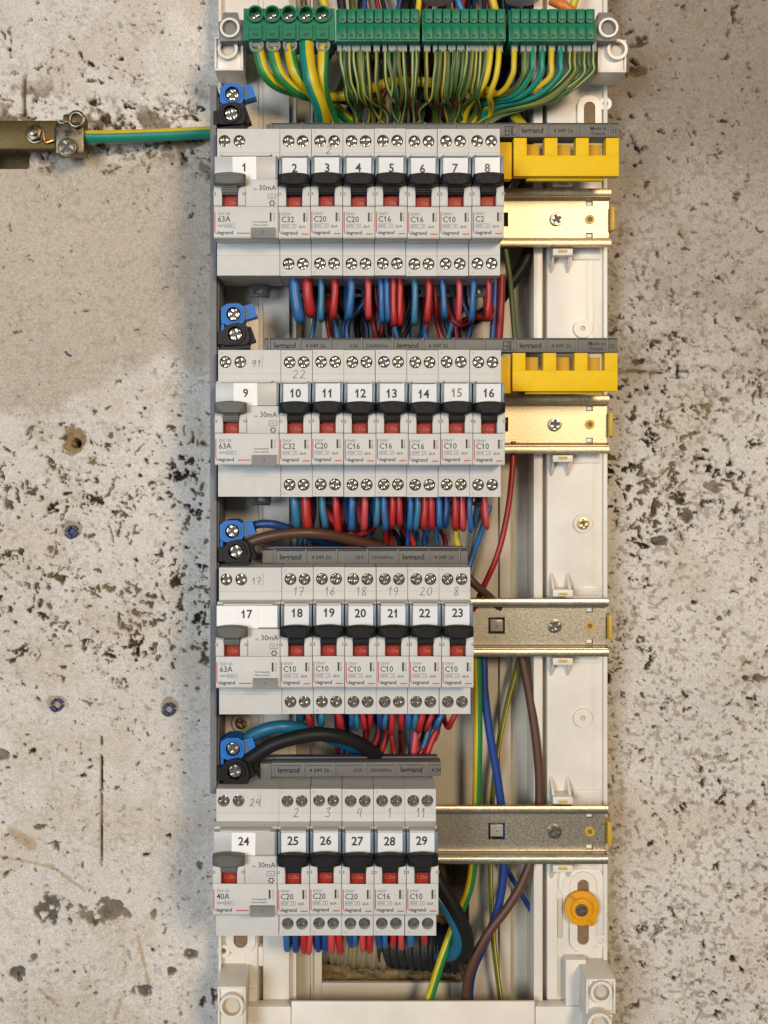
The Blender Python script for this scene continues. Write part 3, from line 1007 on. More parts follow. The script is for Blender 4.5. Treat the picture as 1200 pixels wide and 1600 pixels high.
def body_mb(wd, holes_top, holes_bot, tog_x):
    out = []
    h = wd / 2 - G
    # shoulders
    def shoulder(z0, z1, holes):
        mb = MB()
        out.append(mb)
        mb.box(-h, h, 6.5, 44, z0, z1, 'shell')
        # side, top and bottom skirts round the wells
        mb.add([(-h, 0, z0), (-h, 6.5, z0), (-h, 6.5, z1), (-h, 0, z1)], [(0, 3, 2, 1)], 'shell')
        mb.add([(h, 0, z0), (h, 6.5, z0), (h, 6.5, z1), (h, 0, z1)], [(0, 1, 2, 3)], 'shell')
        mb.add([(-h, 0, z1), (h, 0, z1), (h, 6.5, z1), (-h, 6.5, z1)], [(0, 1, 2, 3)], 'shell')
        mb.add([(-h, 0, z0), (h, 0, z0), (h, 6.5, z0), (-h, 6.5, z0)], [(3, 2, 1, 0)], 'shell')
        zc = (ZH - 6.7) * (1 if z0 > 0 else -1)
        xs = [-h]
        for a, b in zip(holes[:-1], holes[1:]):
            xs.append((a + b) / 2)
        if holes:
            last = min(h, holes[-1] + 4.3)
            xs.append(last)
            for q, hx in enumerate(holes):
                mb.cell(xs[q], xs[q + 1], z0, z1, hx, zc, 3.35, 0, 5.0, 'shell')
            if last < h - .01:
                mb.add([(last, 0, z0), (h, 0, z0), (h, 0, z1), (last, 0, z1)], [(0, 1, 2, 3)], 'shell')
        else:
            mb.add([(-h, 0, z0), (h, 0, z0), (h, 0, z1), (-h, 0, z1)], [(0, 1, 2, 3)], 'shell')
        # seam line moulded across the shoulder
        zz = ZN + 4.6 if z0 > 0 else -(ZN + 7.0)
        mb.box(-h, h, -.06, .05, zz, zz + .16, 'ink_faint')
    shoulder(ZN, ZH, holes_top)
    shoulder(-ZH, -ZN, holes_bot)
    return out


def nose_mb(wd, tog_x, rcd=False):
    mb = MB()
    h = wd / 2 - G
    mb.box(-h, h, -9.5, 20, -ZN, ZN, 'shell')
    # text field
    mb.xprism([(-9, -ZN + .05), (NY + .6, -ZN), (NY, -ZN + .8), (NY, -5.7), (-12.6, -7.4), (-9, -7.4)][::-1], -h, h, 'shell')
    # cheeks beside the toggle
    sl = 4.4
    for a, b in ((-h, tog_x - sl), (tog_x + sl, h)):
        if a == -h or not rcd:
            mb.xprism([(-9, -5.69), (NY - .5, -5.69), (NY - 1.1, -5.0), (NY - .9, 2.5), (NY + .3, 5.4), (-9, 8.5)][::-1], a, b, 'shell')
        else:
            mid = tog_x + 8.4
            mb.xprism([(-9, -5.69), (NY - .5, -5.69), (NY - 1.1, -5.0), (NY - .9, 2.5), (NY + .3, 5.4), (-9, 8.5)][::-1], a, mid, 'shell')
            mb.xprism([(-9, -5.69), (NY, -5.69), (NY, 9.2), (-9, 9.4)][::-1], mid, b, 'shell')
    # little latch openings: dark blocks stand for the shade in them
    for sx in ((-h + .5, 1), (h - .5, -1)) if not rcd else ((-h + .5, 1), (tog_x + 7.6, -1)):
        x0 = sx[0]
        mb.box(x0 - .85, x0 + .85, NY - 1.2, NY - .6, .1, 1.9, 'clip')
        mb.box(x0 - .45, x0 + .45, NY - 1.3, NY - .8, .5, 1.5, 'shell')
    # step under the window and tab above it
    mb.box(-h, h, NY + 3.5, -9, 8.6, 9.4, 'shell')
    tabx = [(-h * .82, ZN - .02), (-h * .72, ZN - 1.0), (h * .72, ZN - 1.0), (h * .82, ZN - .02)]
    mb.prism(tabx, NY + .3, -9, 'shell')
    return mb


def lines(mb, x0, x1, z0, z1, y, t, key):
    mb.box(x0, x1, y, y + .05, z0, z0 + t, key); mb.box(x0, x1, y, y + .05, z1 - t, z1, key)
    mb.box(x0, x0 + t, y, y + .05, z0 + t, z1 - t, key); mb.box(x1 - t, x1, y, y + .05, z0 + t, z1 - t, key)


def red_L(mb, x, z_top, z_bot, y):
    t = .5
    pts = [(x, z_top), (x, z_bot + 1.6), (x + .35, z_bot + .6), (x + 1.3, z_bot)]
    mb.box(x - .28, x + .28, y, y + .05, z_bot + 1.4, z_top, 'ink_red')
    mb.stroke([(x, z_bot + 1.5), (x + .3, z_bot + .6), (x + 1.0, z_bot + .12), (x + 1.5, z_bot)], .5, y, 'ink_red')


def breaker_print():
    mb = MB()
    y = NY - .06
    red_L(mb, -8.0, -8.7, -20.4, y)
    mb.text('legrand', -6.6, -20.0, y, 2.75, 'ink', 'LEFT', .022, 1.04)
    mb.box(3.9, 7.7, y, y + .05, -20.9, -20.3, 'ink_red')
    mb.text('DNX\u00b3', -7.0, -9.7, y, 2.2, 'ink_soft', 'LEFT', 0, .95)
    lines(mb, -7.0, 1.0, -17.4, -15.1, y, .17, 'ink_soft')
    mb.text('4500', -6.6, -16.3, y, 2.0, 'ink_soft', 'LEFT', 0, .95)
    mb.text('3', -.6, -16.3, y, 1.9, 'ink_soft', 'LEFT')
    mb.box(-1.2, -1.05, y, y + .05, -17.2, -15.3, 'ink_soft')
    mb.text('6kA', 2.4, -16.6, y, 2.3, 'ink', 'LEFT', 0, .95)
    mb.box(4.9, 5.9, y, y + .05, -13.9, -9.0, 'ink')
    mb.text('4067 73', 6.9, -11.5, y, 1.5, 'ink_soft', 'CENTER', 0, 1.0, math.pi / 2)
    mb.text('N', -6.8, 39.3, -.07, 1.7, 'ink_faint')
    mb.text('N', -6.8, -39.3, -.07, 1.7, 'ink_faint')
    return mb


def rcd_print():
    mb = MB()
    y = NY - .06
    red_L(mb, -16.9, -8.7, -20.4, y)
    mb.text('legrand', -15.4, -20.0, y, 2.75, 'ink', 'LEFT', .022, 1.04)
    mb.box(-4.9, 2.0, y, y + .05, -20.6, -20.0, 'ink_red')
    mb.text('DX\u00b3-ID', -15.2, -9.7, y, 2.2, 'ink_soft', 'LEFT')
    mb.text('400V', -15.2, -16.3, y, 1.9, 'ink_soft', 'LEFT')
    lines(mb, -11.4, -6.0, -17.4, -15.1, y, .17, 'ink_soft')
    mb.text('6000', -11.0, -16.3, y, 1.9, 'ink_soft', 'LEFT')
    mb.text('30mA', 16.5, 4.4, y, 4.1, 'ink', 'RIGHT', .006, .95)
    mb.text('I\u0394n', 6.2, 3.7, y, 1.5, 'ink', 'RIGHT')
    lines(mb, 12.0, 16.2, -1.5, 1.2, y, .22, 'ink')
    mb.text('~', 14.1, -.2, y, 3.2, 'ink', 'CENTER')
    # cog-like temperature mark
    for q in range(6):
        a = q * math.pi / 3
        mb.box(14.3 + 1.45 * math.cos(a) - .3, 14.3 + 1.45 * math.cos(a) + .3, y, y + .05, -3.9 + 1.45 * math.sin(a) - .3, -3.9 + 1.45 * math.sin(a) + .3, 'ink', a)
    mb.ring(circ(14.3, -3.9, 1.35, 18), circ(14.3, -3.9, .95, 18), y, y + .05, 'ink')
    mb.text('Test frequently', 3.6, -14.1, y, 1.35, 'ink', 'LEFT', .01)
    mb.text('Tester souvent', 3.6, -15.8, y, 1.35, 'ink', 'LEFT', .01)
    mb.box(13.0, 14.0, y, y + .05, -13.9, -9.0, 'ink')
    mb.text('4116 32', 15.3, -11.5, y, 1.5, 'ink_soft', 'CENTER', 0, 1.0, math.pi / 2)
    mb.text('N', -15.5, 39.3, -.07, 1.7, 'ink_faint')
    mb.box(-2.6, -2.45, -.06, .05, 32, 38, 'ink_faint')
    return mb


def toggle_mb(cx, key, wd=8.25):
    mb = MB()
    # cap: arched top and bottom, bulging outwards
    n = 14
    top, bot = [], []
    zc = 7.9
    for i in range(n + 1):
        u = -1 + 2 * i / n
        top.append((cx + u * wd, zc + 3.9 - .95 * u * u))
        bot.append((cx + u * wd, zc - 2.3 - .9 * (1 - u * u) if abs(u) < .999 else zc - 2.2))
    def layer(inset, y, dz=0):
        pts = []
        for p in bot: pts.append((cx + (p[0] - cx) * inset, y, zc + (p[1] - zc) * inset + dz))
        for p in top[::-1]: pts.append((cx + (p[0] - cx) * inset, y, zc + (p[1] - zc) * inset + dz))
        return pts
    ls = [layer(.94, -15.5), layer(1, -17), layer(1, -20.6, .1), layer(.95, -22.0, .2), layer(.80, -22.7, .3)]
    k = len(ls[0])
    v = [p for l in ls for p in l]
    f = []
    for a in range(len(ls) - 1):
        for i in range(k):
            j = (i + 1) % k
            f.append((a * k + i, a * k + j, (a + 1) * k + j, (a + 1) * k + i))
    f.append(tuple(range((len(ls) - 1) * k, len(ls) * k)))
    mb.add(v, f, key)
    # raised rib across the cap
    mb.box(cx - wd * .9, cx + wd * .9, -22.9, -21, zc + 1.9, zc + 2.5, key)
    # ribbed stem
    hw = 4.15
    prof = [(-20.8, 6.2), (-20.0, 4.2), (-19.2, 3.9), (-19.2, 3.0), (-18.6, 2.8), (-18.6, 1.8), (-18.0, 1.5), (-17.8, .8), (-17.2, .5), (-9.4, .5), (-9.4, 8)]
    mb.xprism(prof, cx - hw, cx + hw, key)
    return mb


def flag_mb(cx):
    mb = MB()
    mb.xprism([(-13.3, .45), (-13.3, -7.0), (-9.4, -7.2), (-9.4, .45)], cx - 4.1, cx + 4.1, 'red')
    mb.text('I .On', cx, -3.3, -13.36, 2.8, 'ink_white', 'CENTER')
    return mb


# prototypes --------------------------------------------------------
def make_breaker():
    root = thing('circuit_breaker', 'x', 'circuit breaker', (0, 0, 0), 'numbered circuit breakers on the four rails')
    for hb in body_mb(MW, [-3.95, 3.95], [-3.95, 3.95], 0): hb.build('terminal_housing', root, smooth=40)
    nose_mb(MW, 0).build('front_casing', root, bevel=.22)
    breaker_print().build('printed_marking', root, smooth=0)
    t = toggle_mb(0, 'black').build('toggle', root, bevel=.0, smooth=45)
    flag_mb(0).build('status_flag', t, smooth=40)
    mb = MB()
    mb.box(-8.5, -7.1, -15.4, -9.4, 9.5, 22.2, 'lip'); mb.box(7.1, 8.5, -15.4, -9.4, 9.5, 22.2, 'lip')
    mb.build('window_frame', root, bevel=.4)
    mb = MB()
    mb.box(-7.05, 7.05, -14.9, -14.3, 9.6, 21.9, 'clear')
    mb.build('window', root)
    for zz in (34.3, -34.3):
        for xx in (-3.95, 3.95):
            s = screw_mb(2.85, 2.1, 'screw', ang=.4, slot=.42)
            s.build('terminal_screw', root, loc=(xx, 0, zz), bevel=.22)
    mb = MB()
    clip(mb, 0)
    mb.build('rail_clip', root, bevel=.2)
    return root


def clip(mb, cx):
    out = [(cx - 5.6, -48.2), (cx + 5.6, -48.2), (cx + 5.9, -45), (cx + 5.9, -40), (cx - 5.9, -40), (cx - 5.9, -45)]
    inn = [(cx - 2.4, -46), (cx + 2.4, -46), (cx + 2.4, -44.5), (cx + 1.2, -43.4), (cx - 1.2, -43.4), (cx - 2.4, -44.5)]
    mb.ring(out, inn, 39.5, 42, 'clip')


def make_rcd():
    root = thing('residual_current_device', 'x', 'circuit breaker', (0, 0, 0), 'wide grey-toggle devices at the left of each row')
    tx = -MW / 2 + .2
    for hb in body_mb(2 * MW, [-13.4, -5.1], [], tx): hb.build('terminal_housing', root, smooth=40)
    nose_mb(2 * MW, tx, True).build('front_casing', root, bevel=.22)
    rcd_print().build('printed_marking', root, smooth=0)
    t = toggle_mb(tx, 'grey_toggle', 8.7).build('toggle', root, smooth=45)
    flag_mb(tx).build('status_flag', t, smooth=40)
    mb = MB()
    mb.box(-17.3, 16.2, -15.0, -9.4, 9.5, 22.0, 'window_shell')
    mb.build('name_strip', root, bevel=.4)
    mb = MB()
    mb.box(16.25, 17.3, -15.4, -9.4, 9.5, 22.2, 'lip')
    mb.build('window_frame', root, bevel=.3)
    mb = MB()
    mb.box(3.0, 16.0, NY - 1.6, NY + 1, -23.2, -17.4, 'grey')
    mb.text('T', 9.5, -20.2, NY - 1.66, 2.4, 'clip')
    mb.build('test_button', root, bevel=.6)
    for xx in (-13.4, -5.1):
        s = screw_mb(2.85, 2.1, 'screw', ang=.2, slot=.42)
        s.build('terminal_screw', root, loc=(xx, 0, 34.3), bevel=.22)
    mb = MB()
    clip(mb, 3.5)
    mb.build('rail_clip', root, bevel=.2)
    return root


proto_b = make_breaker()
proto_r = make_rcd()
used = {'b': False, 'r': False}
ROWS = [
    dict(yc=316, x0=339.0, first=('1', '63A', ''), items=[('2', 'C32', ''), ('3', 'C20', '2'), ('4', 'C20', ''), ('5', 'C16', ''), ('6', 'C16', ''), ('7', 'C10', ''), ('8', 'C2', '')]),
    dict(yc=661.5, x0=340.5, first=('9', '63A', '91'), items=[('10', 'C32', '22'), ('11', 'C20', ''), ('12', 'C16', ''), ('13', 'C16', ''), ('14', 'C16', ''), ('15', 'C10', ''), ('16', 'C10', '')]),
    dict(yc=1001, x0=342.0, first=('17', '63A', '17'), items=[('18', 'C10', '17'), ('19', 'C10', '16'), ('20', 'C10', '18'), ('21', 'C10', '19'), ('22', 'C10', '20'), ('23', 'C10', '8')]),
    dict(yc=1347.5, x0=337.5, first=('24', '40A', '24'), items=[('25', 'C20', '2'), ('26', 'C20', '3'), ('27', 'C20', '4'), ('28', 'C16', '1'), ('29', 'C10', '11')]),
]
rnd = random.Random(3)
LABEL_DZ = [-0.7, -.3, .8, 0.2]
BX = {}


def place(kind, px_c, yc, num, rating, pencil, row):
    proto = proto_b if kind == 'b' else proto_r
    if not used[kind]:
        used[kind] = True
        r = proto
    else:
        r = dup(proto)
        for ch in proto.children:
            if ch.name.split('.')[0] in ('number_label', 'rating_print', 'pencil_mark'):
                continue
            c = dup(ch, r)
            for g in ch.children:
                dup(g, c)
    loc = P(px_c, yc, 0)
    loc.y += rnd.uniform(-.15, .15)
    loc.z += rnd.uniform(-.18, .18)
    r.location = loc * .001
    r.rotation_euler = (rnd.uniform(-.004, .004), rnd.uniform(-.003, .003), 0)
    # screws stand at different angles
    for c in [c for c in r.children if c.name.startswith('terminal_screw')]:
        c.rotation_euler = (0, rnd.uniform(-.9, .9), 0)
    # number label
    mb = MB()
    dz = LABEL_DZ[row] + rnd.uniform(-.25, .25)
    rot = rnd.uniform(-.02, .02)
    if kind == 'b':
        mb.box(-6.9, 6.9, -13.9, -9.45, 9.7, 21.7, 'paper')
        key = 'ink_orange' if num == '15' else 'ink'
        mb.text(num, rnd.uniform(-.4, .4), 16.4 + dz, -13.96, 6.6, key, 'CENTER', .024, .96, rot)
    else:
        if row == 2:
            mb.box(-17.1, 16, -15.06, -14.9, 10.2, 21.6, 'paper')
        mb.box(-7.4, 5.6, -15.3, -14.9, 9.4, 21.8, 'paper', rot, (0, 16))
        mb.text(num, -.8, 16.4 + dz * .8, -15.36, 6.4, 'ink', 'CENTER', .022, .96, rot)
    o = mb.build('number_label', r, smooth=0)
    mb = MB()
    if kind == 'b':
        mb.text(rating, -7.1, -12.75, NY - .06, 4.5, 'ink', 'LEFT', .008, .93)
    else:
        mb.text(rating, -15.4, -12.75, NY - .06, 4.5, 'ink', 'LEFT', .008, .93)
    mb.build('rating_print', r, smooth=0)
    if pencil:
        mb = MB()
        if kind == 'r':
            hand(mb, pencil, 1.3, 31.5, -.08, 4.0, rnd)
            mb.stroke([(7.3, 37.5), (7.0, 30.8)], .2, -.08, 'pencil')
        else:
            hand(mb, pencil, -2.0 if len(pencil) > 1 else -.6, 25.3 if row else 27, -.08, 4.6 if row != 3 else 5.0, rnd)
        mb.build('pencil_mark', r, smooth=0)
    rn = ROWN[row]
    if kind == 'b':
        tag(r, 'slim black-toggle circuit breaker numbered %s, marked %s, in the %s row' % (num, rating, rn))
        BX[num] = px_c
    else:
        tag(r, 'wide grey-toggle residual current device numbered %s, marked %s, heading the %s row' % (num, rating, rn))


M['ink_orange'] = mat('faded_print', (0.30, 0.22, 0.13), 0.6)
MPX = MW / S
for ri, R in enumerate(ROWS):
    place('r', R['x0'] + MPX, R['yc'], *R['first'], ri)
    for j, it in enumerate(R['items']):
        place('b', R['x0'] + MPX * (2.5 + j), R['yc'], *it, ri)

# ------------------------------------------------------------------ busbar combs on top of the breakers
YC = 18.0
COMBS = [(316, 424, 967, ['', '', '', '', '', '', '', '>EAC', 'legrand', '4 049 26', 'Made in|France', '>22'], 0, 'grey busbar comb above the top row, long printed end sticking out at right'),
         (661.5, 421, 965, ['legrand', '4 049 26', '>63A', '230/400Vac', 'legrand', '4 049 26', '', '>EAC', 'legrand', '4 049 26', 'Made in|France', '22'], 0, 'grey busbar comb above the second row, long printed end sticking out at right'),
         (1001, 430, 731, ['legrand', '4 049 26', '>63A', '230/400Vac', 'legrand', '4 049 26', ''], -.0, 'short grey busbar comb lying on the third row of breakers'),
         (1347.5, 427, 689, ['legrand', '4 049 26', '>63A', '230/400Vac', 'legrand', '4 04'], -.004, 'short grey busbar comb with a violet back on the bottom row')]
for i, (yc, xa, xb, cells, tilt, lb) in enumerate(COMBS):
    z0 = P(0, yc, 0).z + ZH
    hgt = 8.1
    a, b = P(xa, 0, YC).x, P(xb, 0, YC).x
    org = Vector(((a + b) / 2, YC + 5, z0))
    t = thing('busbar_comb', lb, 'busbar', org, 'grey busbar combs over the breaker rows')
    t.rotation_euler = (0, tilt, 0)
    lift = 0.15 if i < 3 else 1.8
    mb = LB()
    mb.box(a - 1, b, YC, YC + 9, z0 + lift, z0 + lift + hgt, 'comb_grey')
    pit = 48.0 * S * (D + YC) / D
    y = YC
    for q in range(len(cells) + 1):
        cx = a + q * pit
        if cx > b - .2: break
        mb.box(cx - .35, cx + .35, y - .55, y + .5, z0 + lift, z0 + lift + hgt + .3, 'comb_edge')
        if i == 3:
            mb.box(cx + .75, cx + 1.15, y - .09, y + .4, z0 + lift + 2.2, z0 + lift + hgt - 1.4, 'ink')
            mb.box(cx + .75, min(cx + pit - 1.2, b - .1), y - .1, y + .4, z0 + lift + hgt - 1.9, z0 + lift + hgt - 1.2, 'ink')
        else:
            mb.box(cx + .35, min(cx + .8, b - .1), y - .09, y + .4, z0 + lift, z0 + lift + hgt - .95, 'ink_black')
            mb.box(cx + .35, min(cx + pit - .4, b - .05), y - .1, y + .4, z0 + lift + hgt - 1.0, z0 + lift + hgt + .05, 'ink_black')
    mb.done('housing', t, org, bevel=.15)
    mb = LB()
    for q, s in enumerate(cells):
        cx = a + (q + .5) * pit
        zz = z0 + lift + 3.5
        if s == 'legrand':
            mb.text(s, cx, zz + .2, y - .1, 4.3, 'ink_black', 'CENTER', .03)
        elif '|' in s:
            p, q2 = s.split('|')
            mb.text(p, cx + 2.6, zz + 1.4, y - .1, 3.0, 'ink_black', 'CENTER', .014)
            mb.text(q2, cx + 2.6, zz - 1.5, y - .1, 3.0, 'ink_black', 'CENTER', .014)
        elif s.startswith('>EAC'):
            # the three-letter conformity mark, drawn as strokes
            u0 = cx + 2.0
            for st in ([(0, 0), (0, 5)], [(0, 5), (1.5, 5)], [(0, 2.5), (1.4, 2.5)], [(0, 0), (1.5, 0)],
                       [(2.2, 0), (2.2, 5), (3.6, 5), (3.6, 0)], [(2.2, 2.2), (3.6, 2.2)], [(5.6, 5), (4.3, 5), (4.3, 0), (5.6, 0)]):
                mb.stroke([(u0 + p[0], zz - 2.4 + p[1]) for p in st], .5, y - .1, 'ink_black')
        elif s.startswith('>63A'):
            mb.text('63A', cx + 7.0, zz, y - .1, 3.0, 'ink_black', 'RIGHT', .012)
        elif s.startswith('>22') or s == '22':
            mb.text('22', cx - 6.0, zz, y - .1, 2.9, 'ink_black', 'CENTER', .01)
        elif s == '230/400Vac':
            mb.text(s, cx, zz, y - .1, 2.9, 'ink_black', 'CENTER', .012, .95)
        elif s:
            mb.text(s, cx - (3.4 if s == '4 04' else 0), zz, y - .1, 3.2, 'ink_black', 'CENTER', .012)
    mb.done('printed_marking', t, org, smooth=0)
    mb = LB()
    mb.box(a - (3.5 if i < 2 else 8), b - 1, YC + 9.05, YC + 15, z0 + .2, z0 + lift + hgt + .8, 'purple')
    mb.box(a - (3 if i < 2 else 7.5), a - 1.05, YC + .5, YC + 9.04, z0 + .2, z0 + lift + hgt - .5, 'comb_grey')
    mb.done('insulating_bar', t, org, bevel=.2)
    mb = LB()
    for q in range(7 if i < 2 else (6 if i == 2 else 5)):
        for e in (-3.95, 3.95):
            cx = P(ROWS[i]['x0'] + MPX * (2.5 + q), 0, 0).x + e
            mb.box(cx - 1.6, cx + 1.6, YC + 7, YC + 8.5, z0 - 4, z0 + lift, 'copper')
    mb.done('copper_tooth', t, org)

# yellow tooth covers on the projecting comb ends
for i, (yc, off) in enumerate([(316, 0), (661.5, 336)]):
    for part in range(2):
        mb = MB()
        Yy = 14.0
        def X(px): return P(px, 0, Yy).x
        def Z(py): return P(0, py + off, Yy).z
        dx = 0 if i == 0 else -2
        if part == 0:
            mb.box(X(803 + dx), X(967 + dx), Yy, Yy + 7, Z(275), Z(243), 'yellow')
            for tx in (803, 851, 900, 947):
                mb.box(X(tx + dx), X(tx + 20 + dx), Yy + .01, Yy + 7, Z(243), Z(215.5), 'yellow')
            for tx in (824, 873, 921):
                mb.box(X(tx + dx), X(tx + 22 + dx), Yy + 6.8, Yy + 9, Z(250), Z(221), 'amber')
            mb.box(X(825 + dx), X(945 + dx), Yy + 5, Yy + 9, Z(279), Z(262), 'yellow')
            lb = 'yellow plastic safety cover with four teeth on the %s busbar end' % ROWN[i]
            mb.box(X(849) + dx * .3, X(849) + dx * .3 + .2, Yy - .05, Yy + 1, Z(274), Z(244), 'yellow_clip')
        else:
            mb.box(X(772 + dx), X(801 + dx), Yy + 3, Yy + 10, Z(278), Z(220), 'yellow')
            lb = 'yellow plastic safety cover mostly hidden beside breaker %s' % ('8' if i == 0 else '16')
        o = mb.build('tooth_cover', bevel=.35, center=True)
        tag(o, lb, 'cover', 'yellow safety covers on the busbar ends')


# ------------------------------------------------------------------ feed connectors at the left of each row
CONN = [((363, 147), (361, 177)), ((365, 491), (368, 522)), ((363, 830), (369, 862)), ((364, 1170), (367, 1206))]
AFTER = ['device 1', 'device 9', 'device 17', 'device 24']
for i, (bp_, kp) in enumerate(CONN):
    Yf = 12.0
    c = P(*bp_, Yf)
    t = thing('feed_connector', 'blue plastic feed terminal with a screw, just above %s' % AFTER[i], 'terminal', c, 'screw feed terminals left of the combs')
    mb = MB()
    out = [(-6.4, -4.6), (-3.2, -6.3), (3.4, -6.2), (5.6, -3.5), (5.6, 3.8), (2.6, 6.2), (-3.2, 6.0), (-6.4, 3.8)]
    out = [(p[0] * 1.12, p[1] * 1.0) for p in out]
    n = 24
    rot = .12
    # body with round well
    def shape(r_in):
        ang = [2 * math.pi * q / 32 for q in range(32)]
        o_, i_ = [], []
        for a in ang:
            ca, sa = math.cos(a), math.sin(a)
            best = 1e9
            for e in range(len(out)):
                x1, z1 = out[e]; x2, z2 = out[(e + 1) % len(out)]
                den = ca * (z2 - z1) - sa * (x2 - x1)
                if abs(den) < 1e-9: continue
                tt = (x1 * (z2 - z1) - z1 * (x2 - x1)) / den
                uu = (x1 * sa - z1 * ca) / den
                if tt > 0 and -1e-6 <= uu <= 1 + 1e-6: best = min(best, tt)
            o_.append((best * ca, best * sa)); i_.append((r_in * ca, r_in * sa))
        return o_, i_
    o_, i_ = shape(4.1)
    mb.ring(o_, i_, 0, 16, 'blue_plastic', 'blue_plastic', floor=5, floor_key='well', iy1=5.0)
    mb.ring(circ(0, 0, 5.0, 32), circ(0, 0, 4.1, 32), -.9, 1, 'blue_plastic')
    mb.box(-7.4, -5.6, 2, 14, -9.5, 4, 'blue_plastic')
    # side arm; a dark slab paints the shade of its slot
    mb.box(5.8, 12.6, 1, 3.0, -3.2, 4.6, 'blue_plastic', .3, (6, 0))
    mb.box(5.8, 12.6, 3.02, 10, -3.6, -1.2, 'blue_plastic', .3, (6, 0))
    mb.box(7.0, 8.6, .8, 1.6, -2.2, 3.2, 'well', .3, (6, 0))
    o = mb.build('connector_body', t, bevel=.0, smooth=30)
    s = screw_mb(3.3, .8, 'screw', ang=.7, slot=.45)
    s.build('terminal_screw', t, bevel=.2)
    # black neighbour
    Yk = 6.0
    c = P(*kp, Yk)
    t = thing('feed_connector', 'black plastic feed terminal with a screw, resting on %s' % AFTER[i], 'terminal', c, 'screw feed terminals left of the combs')
    mb = MB()
    out = [(-6.6, -6.2), (6.8, -5.8), (8.2, -2.0), (6.2, 5.4), (1.5, 6.6), (-5.0, 5.2), (-7.6, 1.5)]
    o_, i_ = shape(4.3)
    mb.ring(o_, i_, 0, 20, 'black_plastic', 'black_plastic', floor=5, floor_key='well', iy1=5.0)
    mb.ring(circ(0, 0, 5.6, 32), circ(0, 0, 4.3, 32), -1.4, 1, 'black_plastic')
    mb.box(-10.2, -7.0, 2, 6, -5.6, 2.0, 'black_plastic')
    mb.box(-9.0, 7.2, 3, 18, -8.6, -6.4, 'black_plastic', .12)
    mb.box(6.4, 9.6, 3, 12, -4.6, 4.4, 'black_plastic', .35)
    mb.build('connector_body', t, smooth=30)
    s = screw_mb(3.5, 1.0, 'screw', ang=.3, slot=.48)
    s.build('terminal_screw', t, bevel=.2)

# ------------------------------------------------------------------ green earth terminal bar
Yg = 14.0
gorg = P(655, 60, Yg)
gt = thing('earth_terminal_bar', 'row of green plastic earth terminals across the top of the panel', 'terminal bar', gorg)


def gpart(mb, name, parent=None, **k):
    return mb.done(name, parent or gt, gorg, **k)


def gx(px): return P(px, 0, Yg).x
def gz(py): return P(0, py, Yg).z


mb = LB()      # block of five big screw terminals
mb.box(gx(380), gx(523), Yg + 6, Yg + 26, gz(62), gz(11), 'green')
wells = [399, 425.5, 451.5, 478, 503.5]
xs = [380] + [(a + b) / 2 for a, b in zip(wells[:-1], wells[1:])] + [523]
for q, wx in enumerate(wells):
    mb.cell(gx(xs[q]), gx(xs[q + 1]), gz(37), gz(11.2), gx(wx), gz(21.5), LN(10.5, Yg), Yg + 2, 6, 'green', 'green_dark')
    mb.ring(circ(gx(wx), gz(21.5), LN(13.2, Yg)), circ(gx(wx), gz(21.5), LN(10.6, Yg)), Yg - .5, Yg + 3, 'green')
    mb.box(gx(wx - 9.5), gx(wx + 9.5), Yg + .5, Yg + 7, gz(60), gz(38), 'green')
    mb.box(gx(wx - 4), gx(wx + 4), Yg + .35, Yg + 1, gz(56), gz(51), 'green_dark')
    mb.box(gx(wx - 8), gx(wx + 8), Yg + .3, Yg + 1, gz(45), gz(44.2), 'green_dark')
mb.add([(gx(380), Yg + 2, gz(37)), (gx(380), Yg + 8, gz(37)), (gx(380), Yg + 8, gz(11)), (gx(380), Yg + 2, gz(11))], [(0, 3, 2, 1)], 'green')
mb.box(gx(380), gx(523), Yg + 2.2, Yg + 6.2, gz(61), gz(37), 'green')
blk = gpart(mb, 'terminal_block', smooth=35)
for wx in wells:
    s = screw_mb(2.9, 0, 'screw', ang=.5, slot=.4)
    c = P(wx, 24, Yg)
    s.build('clamp_screw', blk, loc=(c.x - gorg.x, Yg + 4.6 - gorg.y, c.z - gorg.z), bevel=.2)
mb = LB()
for wx in wells:
    mb.ring(circ(gx(wx + 1), gz(66), LN(11.5, Yg)), circ(gx(wx + 1), gz(66), LN(7.5, Yg)), Yg + 4, Yg + 8, 'grey')
    mb.box(gx(wx - 10), gx(wx + 12), Yg + 5, Yg + 14, gz(68), gz(61), 'grey')
gpart(mb, 'cable_guard', bevel=.2)
FER = []
